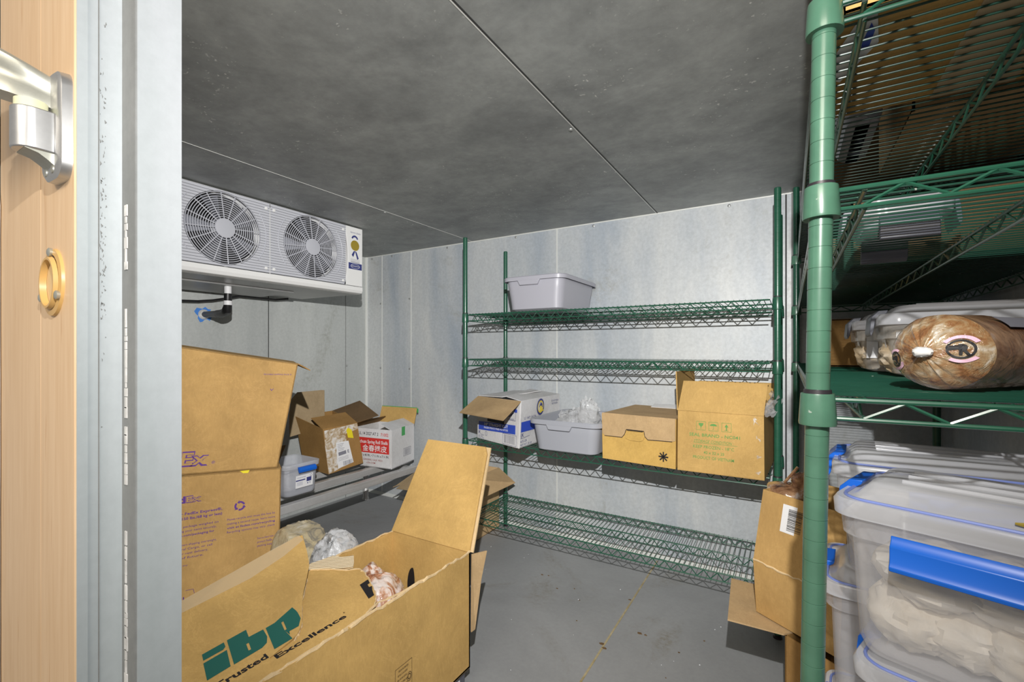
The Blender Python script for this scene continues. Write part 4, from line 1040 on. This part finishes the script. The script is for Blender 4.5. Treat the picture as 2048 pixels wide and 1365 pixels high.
# p
put_poly(m, fLd, [(.592, .122), (.6122, .1221), (.6229, .1127), (.6162, .0882), (.6158, .0573), (.5743, .0573)])
put_poly(m, fLd, [(.6122, .1221), (.6642, .1364), (.6650, .122), (.6281, .1132), (.6229, .1127)])
put_poly(m, fLd, [(.6281, .1132), (.6650, .122), (.6645, .1145), (.6598, .095), (.6211, .0883)])
put_poly(m, fLd, [(.6162, .0882), (.6211, .0883), (.6598, .095), (.644, .0783), (.6221, .0792), (.6175, .0700)])
obj('green_logo', m, M['ink_green'], lf)
m = MB(); put_text(m, fLd, 'Trusted', .452, .0465, .0135, .104, .03); obj('black_lettering', m, M['ink_black'], lf)
m = MB(); put_text(m, fRd, 'Excellence', .5665, .0345, .0125, .178, .03); put_text(m, fRd, '®', .747, .049, .0045); obj('black_lettering', m, M['ink_black'], rf); m = MB()
put_poly(m, fRd, [(.8482, .1119), (.8796, .1155), (.8718, .0992), (.8634, .0983), (.8585, .0869), (.8671, .085), (.8559, .071), (.8445, .0511), (.825, .0497)])
obj('cut_letter', m, M['ink_black'], rf)
m = MB(); put_poly(m, surf(RGT, .0012), [(.7836, .2600), (.8035, .2614), (.8696, .2018), (.8923, .192), (.9083, .2082), (.9315, .2381), (.9037, .2515), (.8882, .2782), (.851, .2819), (.819, .2872)]); 
o = obj('torn_liner', m, M['corr'], rf, label='pale exposed corrugation')
m = MB(); fz = surf(RGT, -.002); m.slab([fz(*p) for p in [(.76, .25), (.8035, .2614), (.8696, .2018), (.8923, .192), (.9083, .2082), (.9315, .2381), (.9037, .2515), (.8882, .2782), (.851, .2819), (.819, .2872), (.77, .28)]], .002, (0, 0, 1)); obj('torn_board', m, M['kraft_torn'], rf)
m = MB(); fT = surf(LFT, .0012); pts = [(.50, .294), (.644, .2856), (.80, .314)]
m.add([fT(s, tt) for s, a, b in ((.36, .30, .333), (.50, .294, .332), (.644, .286, .337), (.74, .300, .342), (.8085, .320, .342)) for tt in (a, b)], [(2 * k, 2 * k + 1, 2 * k + 3, 2 * k + 2) for k in range(4)])
obj('tape', m, M['tape'], lf, label='clear packing tape along the free edge')
# torn bright edges of the flaps
def edge_path(name, pts, w, fsurf, parent, seed):
    r = random.Random(seed); q = subdiv(pts, 4); m = MB(); P_ = [fsurf(a + r.uniform(-.0015, .0015), b + r.uniform(-.0015, .0015)) for a, b in q[:-3]]
    m.path(P_, [w * r.uniform(.5, 1.3) for _ in P_], 5); obj(name, m, M['kraft_torn'], parent)
edge_path('torn_edge', [(.6195, .0545), (.6325, .0627), (.6529, .0789), (.6734, .1107), (.705, .156), (.7383, .1929), (.7722, .2326)], .0028, surf(RGT, .002), rf, 4)
edge_path('torn_edge', outR[2:13], .0022, surf(RGT, .001), rf, 6)
edge_path('torn_edge', [(.50, .003), (.60, .004), (.70, .003), (.78, .008), (.83, .02), (.87, .012), (1.0, .004)], .0026, surf(RGT, .001), bd, 9)
# print on the long side, upside down
fs_ = plane((X0, YS, ZL), (0, 1, 0), (0, 0, 1), .0008)
m = MB(); k0 = .57
put_frame(m, fs_, k0, .105, k0 + .062, .185, .0012)
for k, s_ in enumerate(('MEETS ALL CONSTRUCTION', 'REQUIREMENTS OF', 'APPLICABLE FREIGHT', 'EDGE CRUSH TEST', 'GROSS WT LT 85 LBS', 'SIZE LIMIT 85 INCHES')): put_text(m, fs_, s_, k0 + .006 + .003 * (k % 3), .172 - .0115 * (6 - k) + .012, .0045, .036, .02, flip=True)
put_ring(m, fs_, k0 + .052, .140, .008, .0092, 0, 360, 20, 1.4); put_ring(m, fs_, k0 + .052, .140, .004, .006, 0, 360, 14, 1.4)
obj('certificate_print', m, M['ink_brown'], bd); m = MB()
put_text(m, fs_, 'INTERNATIONAL', .415, .092, .0095, .10, .03, flip=True); put_text(m, fs_, 'Paper', .475, .107, .009, .04, .03, flip=True)
for k in range(3):
    for j_ in range(3): put_poly(m, fs_, [(.518 + .008 * j_, .090 + .0075 * k), (.525 + .008 * j_, .0915 + .0075 * k), (.525 + .008 * j_, .0965 + .0075 * k), (.518 + .008 * j_, .095 + .0075 * k)])
obj('maker_print', m, M['ink_brown'], bd); m = MB()
put_text(m, fs_, 'Corrugated', .33, .088, .012, .07, .02, flip=True); put_text(m, fs_, 'Recycles', .33, .105, .012, .06, .02, flip=True)
obj('recycling_print', m, M['ink_brown'], bd)
# frozen meat inside
m = MB(); blob(m, (-1.045, .925, .365), .100, .082, .090, .09, 2.7, 72, 50, 1.9, .7, rot=.5, sq=.85)
m.v = [V((p.x, p.y, p.z + .035 * math.exp(-((p.x + 1.08) ** 2 + (p.y - .965) ** 2) / .0006) * (1 if p.z > .38 else 0))) for p in m.v]
tag(obj('meat_pack', m, M['meat'], smooth=True), 'film-wrapped frozen meat lying inside the torn open box', 'meat')
# low crate the torn carton stands on
t = thing('low_crate', 'low dark crate with a white tag under the torn open box', 'crate', (-1.06, .75, 0))
m = MB(); m.box(X1 + .02, X0 - .012, YS + .05, YE - .01, .001, .0835); obj('base', m, M['clip_grey'], t, bevel=.004)
m = MB(); m.box(X0 - .0125, X0 - .0105, YE - .11, YE - .04, .01, .062); obj('tag', m, M['paper'], t)

# ------------------------------------------------------------------ open carton behind it, by the left shelf post
t = thing('cardboard_box', 'open tan box with drooping flaps on the floor left of the back shelves', 'box', (-1.75, 2.26, 0))
b_ = [(-1.985, 2.135, .001), (-1.566, 2.135, .001), (-1.575, 2.44, .001), (-1.985, 2.44, .001)]
t_ = [(-1.985, 2.135, .372), (-1.566, 2.135, .372), (-1.575, 2.44, .372), (-1.985, 2.44, .372)]
carton_body('body', t, b_, t_, M['kraft_pale'])
m = MB(); m.slab([(-1.985, 2.135, .373), (-1.985, 2.44, .376), (-2.09, 2.42, .30), (-2.09, 2.03, .275), (-2.03, 2.06, .30)], .004, (-.5, 0, .8)); obj('top_flap', m, M['kraft_grey'], t)
m = MB(); m.slab([(-1.985, 2.135, .372), (-1.75, 2.135, .372), (-1.80, 2.02, .285), (-2.06, 2.03, .27)], .004, (0, -.5, .8)); obj('top_flap', m, M['kraft_grey'], t)
m = MB(); m.slab([(-1.566, 2.135, .372), (-1.575, 2.44, .372), (-1.42, 2.38, .315), (-1.475, 2.085, .285)], .004, (.5, 0, .8)); obj('top_flap', m, M['kraft_pale'], t)

# ------------------------------------------------------------------ box stack in front of the rack
e1 = V((.82, -.57, 0)).normalized(); e2 = V((.57, .82, 0)).normalized()
A0 = V((-.086, 1.545, .335)); A1 = V((-.068, 1.555, .699)); WA, DA = .235, .22
bot = [A0, A0 + e1 * WA, A0 + e1 * WA + e2 * DA, A0 + e2 * DA]; top = [A1, A1 + e1 * WA, A1 + e1 * WA + e2 * DA, A1 + e2 * DA]
mid = [lerp3(a, b, .42) - (V((.012, .004, 0)) if i in (0, 3) else V()) - e2 * (.006 if i < 2 else 0) for i, (a, b) in enumerate(zip(bot, top))]
t = thing('cardboard_box', 'crumpled brown box with a barcode label, open and full, in front of the right rack', 'box', tuple(A0 + e1 * WA / 2 + e2 * DA / 2))
bd = carton_body('body', t, bot, mid, M['kraft']); 
m = MB()
for i in range(4):
    k = (i + 1) % 4; q = [V(mid[i]), V(mid[k]), V(top[k]), V(top[i])]; n = (q[1] - q[0]).cross(q[3] - q[0]).normalized()
    c = sum(mid, V()) / 4
    if n.dot(c - q[0]) > 0: n = -n
    m.slab(q, .004, n)
up_ = obj('upper_wall', m, M['kraft'], bd)
ragged('crease', mid[0], mid[1], .003, 5, bd, 16, M['kraft_torn'])
fn = face_fn(mid[0], mid[1], top[0], .0045); fn2 = face_fn(mid[0], mid[1], top[0], .0052)
m = MB(); put_rect(m, fn, .068, .112, .190, .190); lb = obj('barcode_label', m, M['paper'], up_, label='white barcode label')
m = MB(); put_bars(m, fn2, .086, .120, .130, .182, 11, False); put_text(m, fn2, '02', .138, .122, .006); obj('barcode', m, M['ink_black'], lb)
# lower carton with its flap folded out under the upper one
B0 = V((-.012, 1.472, .156)); WB, DB = .20, .20
t = thing('cardboard_box', 'brown box under the barcode box, its flap folded out to the left', 'box', tuple(B0 + e1 * .1 + e2 * .1))
bot = [B0, B0 + e1 * WB, B0 + e1 * WB + e2 * DB, B0 + e2 * DB]; top = [p + V((0, 0, .170)) for p in bot]
bd = carton_body('body', t, bot, top, M['kraft_brown'])
m = MB(); m.slab([(-.015, 1.466, .331), (-.155, 1.463, .331), (-.172, 1.735, .331), (.06, 1.72, .331), (.10, 1.60, .331)], .004, (0, 0, 1)); obj('top_flap', m, M['kraft_pale'], t)
# wrapped meat packs sticking out of the upper carton
for k, (c, e, rt, lab) in enumerate((((.045, 1.592, .712), (.050, .020, .036), -.45, 'brown meat pack in shiny film tilted up out of the barcode box'), ((-.005, 1.60, .692), (.055, .05, .022), -.6, 'flat film-wrapped meat pack lying at the left inside the barcode box'))):
    m = MB(); blob(m, (0, 0, 0), *e, .07, 3.1 + k * 2, 44, 28, 1.8, .5, rot=0)
    R_ = Matrix.Rotation(rt, 4, 'Z') @ Matrix.Rotation(.55 if k == 0 else .12, 4, 'Y'); m.xf(lambda p: V(c) + R_ @ V(p))
    if k == 0: m.path([V(c) + R_ @ V((-.052 + .0, -.012 + .003 * q, -.03 + .012 * q)) for q in range(6)], .004, 6)
    tag(obj('meat_pack', m, M['meat_brown'], smooth=True), lab, 'meat', 'meat packs in the barcode box')

# ------------------------------------------------------------------ containers at the lower right
def filled(name, label, o, ex, L, D, z, h, fill, **kw):
    t, P = container(name, label, o, ex, L, D, z, h, M['frost'], **kw)
    return t, P
GA = 'clip-lid containers on the right rack'
exA = (.942, -.337)
zA = .706
tA, PA = container('storage_container', 'front white frosted container with a long blue front clip, lower right foreground', (.049, .752), exA, .335, .215, zA, .216, M['frost'], group=GA, clipw=.62)
tB, PB_ = container('storage_container', 'frosted lidded container directly behind the front blue-clip container', (.068, 1.000), (.995, -.10), .335, .215, .706, .212, M['frost'], group=GA, clipw=.4)
tC, PC = container('storage_container', 'frosted lidded container under the front blue-clip container', (.072, .765), exA, .31, .215, .431, .272, M['frost'], group=GA, clipw=.5)
tD, PD = container('storage_container', 'frosted lidded container under the rear one, blue clip at its left end', (.050, 1.000), (.995, -.10), .335, .215, .431, .272, M['frost'], group=GA, clipw=.4)
tE, PE = container('storage_container', 'lowest rear container on the rack, only its lid edge showing beside the post', (.050, 1.000), (.995, -.10), .335, .215, .152, .276, M['frost'], group=GA, clipw=.4)
tF, PF = container('storage_container', 'lowest front container on the rack below the white ones', (.072, .765), exA, .31, .215, .152, .276, M['frost'], group=GA, clipw=.5)
for P, zz, lab, sd in ((PA, zA, 'cream dumplings in bags filling the front blue-clip container', 1.0), (PB_, .706, 'cream dumplings in bags filling the container behind the front one', 5.0)):
    m = MB(); rr = random.Random(int(sd))
    for k in range(5): blob(m, P(.068 + .050 * k, .080 + .006 * (k % 2), zz + .052), .044, .050, .040, .16, sd + k * 1.3, 34, 24, 2.4, .8)
    for k in range(3): blob(m, P(.085 + .082 * k, .095, zz + .108), .058, .070, .034, .14, sd + 9 + k * 1.7, 34, 24, 2.0, .7)
    tag(obj('dumpling_bags', m, M['dough'], smooth=True, stuff=True), lab, 'dumplings')
# mustard smear, frost and a paper sheet on the front lid
m = MB()
for (x0, x1, y, w) in ((.165, .30, .016, .0045), (.25, .33, .055, .006)):
    m.path([PA(x0 + (x1 - x0) * k / 8, y + .002 * math.sin(k), zA + .2160 + (.0135 if y > .03 else 0)) for k in range(9)], [w * (.3 if k in (0, 8) else 1) for k in range(9)], 6)
tag(obj('food_smear', m, M['mustard'], smooth=True), 'brown mustard-coloured smear on the front container lid', 'smear')

# ------------------------------------------------------------------ third rack shelf: meat chub and grey-clip boxes
zs = 1.0585
ax = V((.62, .784, 0)).normalized(); cw = V((.151, .779, zs + .0505)); RC = .0495
sd_ = V((0, 0, 1)).cross(ax).normalized(); upv = V((0, 0, 1))
t = thing('meat_chub', 'clear-film chub of ground meat with a clipped puckered end on the right rack', 'meat', (cw.x + .1, cw.y + .13, zs))
def chub_pt(r_, a, dz=0.0):
    """point of the puckered end: r_ 0..1 from the clip to the shoulder, a the angle"""
    pl = .0022 * (math.sin(17 * a + 5 * noise.noise(V((math.cos(a) * 1.5, math.sin(a) * 1.5, 1)))) + .8 * math.sin(31 * a + 7 * noise.noise(V((math.cos(a) * 2, math.sin(a) * 2, 4))))) * r_ * (1.2 - r_) * 1.7 * (.5 + noise.noise(V((math.cos(a) * 2.5, math.sin(a) * 2.5, 9))))
    dep = -.012 * (1 - r_) - .030 * (1 - math.sqrt(max(0, 1 - (r_ * .985) ** 2))) * -1
    R_ = RC * (1 + .05 * noise.noise(V((math.cos(a) * 1.4, math.sin(a) * 1.4, 5))))
    return cw + (-sd_) * (R_ * 1.12 * r_ * math.cos(a)) + upv * (R_ * .97 * r_ * math.sin(a)) + ax * (dep + pl - dz)
m = MB(); n = 96; loops = []
for i in range(0, 15):
    r_ = max(.02, i / 14); loops.append([chub_pt(r_, 2 * PI * k / n) for k in range(n)])
m.loft(loops, True, False); obj('puckered_end', m, M['chub'], t, True, angle=80)
m = MB(); base = loops[-1]; L2 = [base]
for k in range(1, 9):
    d_ = .34 * k / 8; L2.append([p + ax * d_ + upv * (.003 * noise.noise(V((k * .7, i * .35, 2)))) * (0 if k < 1 else 1) for i, p in enumerate(base)])
m.loft(L2, False, True); obj('film_tube', m, M['chub_side'], t, True, angle=80)
m = MB(); c0 = cw - ax * .012; m.path([c0 + ax * .004, c0 - ax * .006, c0 - ax * .010 - sd_ * .004], [.006, .007, .004], 10); blob(m, c0 - ax * .006 - sd_ * .004, .010, .007, .006, .25, 3.3, 20, 12); obj('clip', m, M['chub_clip'], t, True, label='white clip gathering the film')
def cap_fn(cx, cz, dz=.0018):
    def f(x, y):
        X, Z = (cx + x) / (RC * 1.12), (cz + y) / (RC * .97); r_ = min(1.0, math.hypot(X, Z)); a = math.atan2(Z, X); return chub_pt(r_, a, dz)
    return f
for cx, cz, s_ in ((.0335, .004, .0125), (-.0395, -.010, .0105)):
    m = MB(); mp = MB()
    f = cap_fn(cx, cz); put_ring(m, f, 0, 0, s_ * .78, s_ * .95, 0, 360, 24)
    put_text(m, f, 'R', -s_ * .12, -s_ * .55, s_ * 1.0, s_ * .75, .04); put_line(m, f, (-s_ * .85, .0), (s_ * .2, s_ * .15), s_ * .3); put_line(m, f, (-s_ * .7, .25 * s_), (0, s_ * .3), s_ * .14)
    put_ring(mp, f, 0, 0, s_ * 1.05, s_ * 1.35, 35 if cx > 0 else 60, 150, 12); put_ring(mp, f, 0, 0, s_ * 1.05, s_ * 1.35, 235 if cx > 0 else 250, 320 if cx > 0 else 345, 12)
    em_ = obj('brand_emblem', m, M['ink_black'], t); obj('pink_arc', mp, M['pink'], em_)
m = MB(); 
for (a0, a1, d0, d1) in ((38, 62, .05, .16), (8, 30, .08, .2)):
    A = [math.radians(a0 + (a1 - a0) * k / 6) for k in range(7)]
    m.add([chub_pt(1, a) + ax * d + (chub_pt(1, a) - cw).normalized() * .004 for a in A for d in (d0, d1)], [(2 * k, 2 * k + 1, 2 * k + 3, 2 * k + 2) for k in range(6)])
obj('film_label', m, M['ink_grey'], t)
exg = (.9995, .0)
for (ox, oy, L, D, lab, lab2, sd) in ((.158, 1.150, .325, .20, 'grey-clip clear container directly behind the meat chub', 'tan dumplings in the container behind the meat chub', 2.0), (.140, 1.395, .335, .20, 'grey-clip clear container second behind the meat chub', 'tan dumplings in the second container behind the meat chub', 12.0)):
    t2, P = container('storage_container', lab, (ox, oy), exg, L, D, zs + .001, .132, M['dimbox'], clip='clip_grey', lidmat='lid', clipw=.0001, group='grey-clip containers behind the meat chub')
    m = MB()
    for k in range(5): blob(m, P(.05 + .056 * k, .078, zs + .046), .042, .060, .038, .2, sd + k * 1.1, 34, 24, 2.6, .8)
    for k in range(3): blob(m, P(.08 + .085 * k, .10, zs + .080), .05, .05, .018, .2, sd + 20 + k, 24, 16, 2.6, .7)
    tag(obj('dumplings', m, M['bread'], smooth=True, stuff=True), lab2, 'dumplings')
    m = MB(); f = lambda x, y, P=P: P(-.0005 + .016 - y * .14, .05 + x, zs + .03 + y); put_rect(m, f, .0, .0, .04, .06); obj('paper_label', m, M['paper'], t2); m = MB(); f = lambda x, y, P=P: P(.02 + x, .0145 - y * .1, zs + .035 + y); put_rect(m, f, 0, 0, .022, .055); obj('paper_label', m, M['paper'], t2)
def plain_box(label, x0, x1, y0, y1, z, z1, mat, skew=.0):
    t = thing('cardboard_box', label, 'box', ((x0 + x1) / 2, (y0 + y1) / 2, z))
    b_ = [(x0, y0, z), (x1, y0, z), (x1, y1, z), (x0, y1, z)]; t_ = [(x + skew, y, z1) for x, y, _ in b_]
    bd = carton_body('body', t, b_, t_, mat); m = MB(); m.slab([V(p) + V((0, 0, .001)) for p in t_], .004, (0, 0, 1)); obj('top_flap', m, mat, t); return t, bd
plain_box('brown box at the far end of the meat chub shelf', .075, .40, 1.85, 2.15, zs + .001, 1.215, M['kraft_brown'])
# ------------------------------------------------------------------ upper rack shelves
zt_ = 1.534
t, bd = plain_box('large brown box with a white label on the top rack shelf', .056, .42, .712, 1.020, zt_ + .001, 1.80, M['kraft_gold'])
fb = lambda x, y: V((x, y, zt_ + .0002)); m = MB(); put_poly(m, fb, [(.081, .713), (.092, .713), (.104, .798), (.067, .886), (.057, .875), (.057, .795)]); lb = obj('bottom_label', m, M['paper'], bd, label='white label')
fb2 = lambda x, y: V((x, y, zt_ - .0002)); m = MB(); put_poly(m, fb2, [(.090, .745), (.096, .765), (.094, .800), (.085, .808), (.083, .80)]); obj('label_print', m, M['ink_blue'], lb)
m = MB(); m.box(.20, .30, .713, 1.019, zt_ - .0001, zt_ + .0006); obj('tape', m, M['tape'], bd)
t, P = container('storage_container', 'dark grey container behind the big brown box on the top rack shelf', (.068, 1.035), (1, 0), .098, .28, zt_, .17, M['tote_cool'], lidmat='lid', clip='clip_grey')
plain_box('pale brown box beside the dark grey container on the top rack shelf', .185, .47, 1.06, 1.42, zt_ + .001, 1.78, M['kraft_pale'])
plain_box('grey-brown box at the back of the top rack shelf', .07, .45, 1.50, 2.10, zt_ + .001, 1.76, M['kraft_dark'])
z2 = 1.310
container('shallow_tray', 'shallow pale tray with a dark front clip on the second rack shelf', (.092, .935), (1, 0), .13, .20, z2, .045, M['clearbox'], lid=False, clip='clip_grey', clipw=.55, cat='tray')
plain_box('dark brown box added to block light at the back of the second rack shelf', .12, .46, 1.30, 1.72, z2 + .001, 1.45, M['kraft_dark'])  # this box and the next are added to block light on the shelf
plain_box('grey-brown box added to block light at the far end of the second rack shelf', .055, .42, 1.78, 2.15, z2 + .001, 1.47, M['kraft_grey'])

# ------------------------------------------------------------------ light
def light(name, kind, loc, energy, color=(1, 1, 1), **kw):
    l = bpy.data.lights.new(name, kind); l.energy = energy; l.color = color
    for k, v in kw.items(): setattr(l, k, v)
    o = bpy.data.objects.new(name, l); COL.objects.link(o); o.location = loc; return o
def aim(o, target): o.rotation_euler = (V(target) - o.location).to_track_quat('-Z', 'Y').to_euler()
fl_ = light('camera_flash', 'SPOT', (.02, .0, 1.46), 108, (1.0, .985, .96), spot_size=math.radians(136), spot_blend=1.0, shadow_soft_size=.007)
aim(fl_, (-1.45, 2.2, 1.27))
fl_.data.use_nodes = True; nt = fl_.data.node_tree
em = nt.nodes.get('Emission'); fo_ = nt.nodes.new('ShaderNodeLightFalloff'); fo_.inputs['Strength'].default_value = 1.0; fo_.inputs['Smooth'].default_value = .45
link(nt, fo_.outputs['Linear'], em.inputs['Strength'])
kl = light('kitchen_ceiling_lamp', 'AREA', (-.2, -1.2, 2.2), 25, (1.0, .90, .76), shape='RECTANGLE', size=1.1, size_y=.6)
aim(kl, (-.2, -.2, .6))
w = bpy.data.worlds.new('kitchen'); SC.world = w; w.use_nodes = True
bg = w.node_tree.nodes['Background']; bg.inputs[0].default_value = (1.0, .97, .93, 1); bg.inputs[1].default_value = .38

# ------------------------------------------------------------------ camera and view
cam = bpy.data.cameras.new('camera'); cam.sensor_width = 36; cam.lens = 916.6 / 2048 * 36; cam.shift_y = 20.5 / 2048; cam.clip_start = .02
co = bpy.data.objects.new('camera', cam); COL.objects.link(co); co.location = (0, 0, 1.11); co.rotation_euler = (PI / 2, 0, math.radians(31.24))
SC.camera = co
SC.view_settings.view_transform = 'Standard'; SC.view_settings.look = 'None'; SC.view_settings.gamma = 1; SC.view_settings.use_curve_mapping = False
SC.view_settings.exposure = 0.0
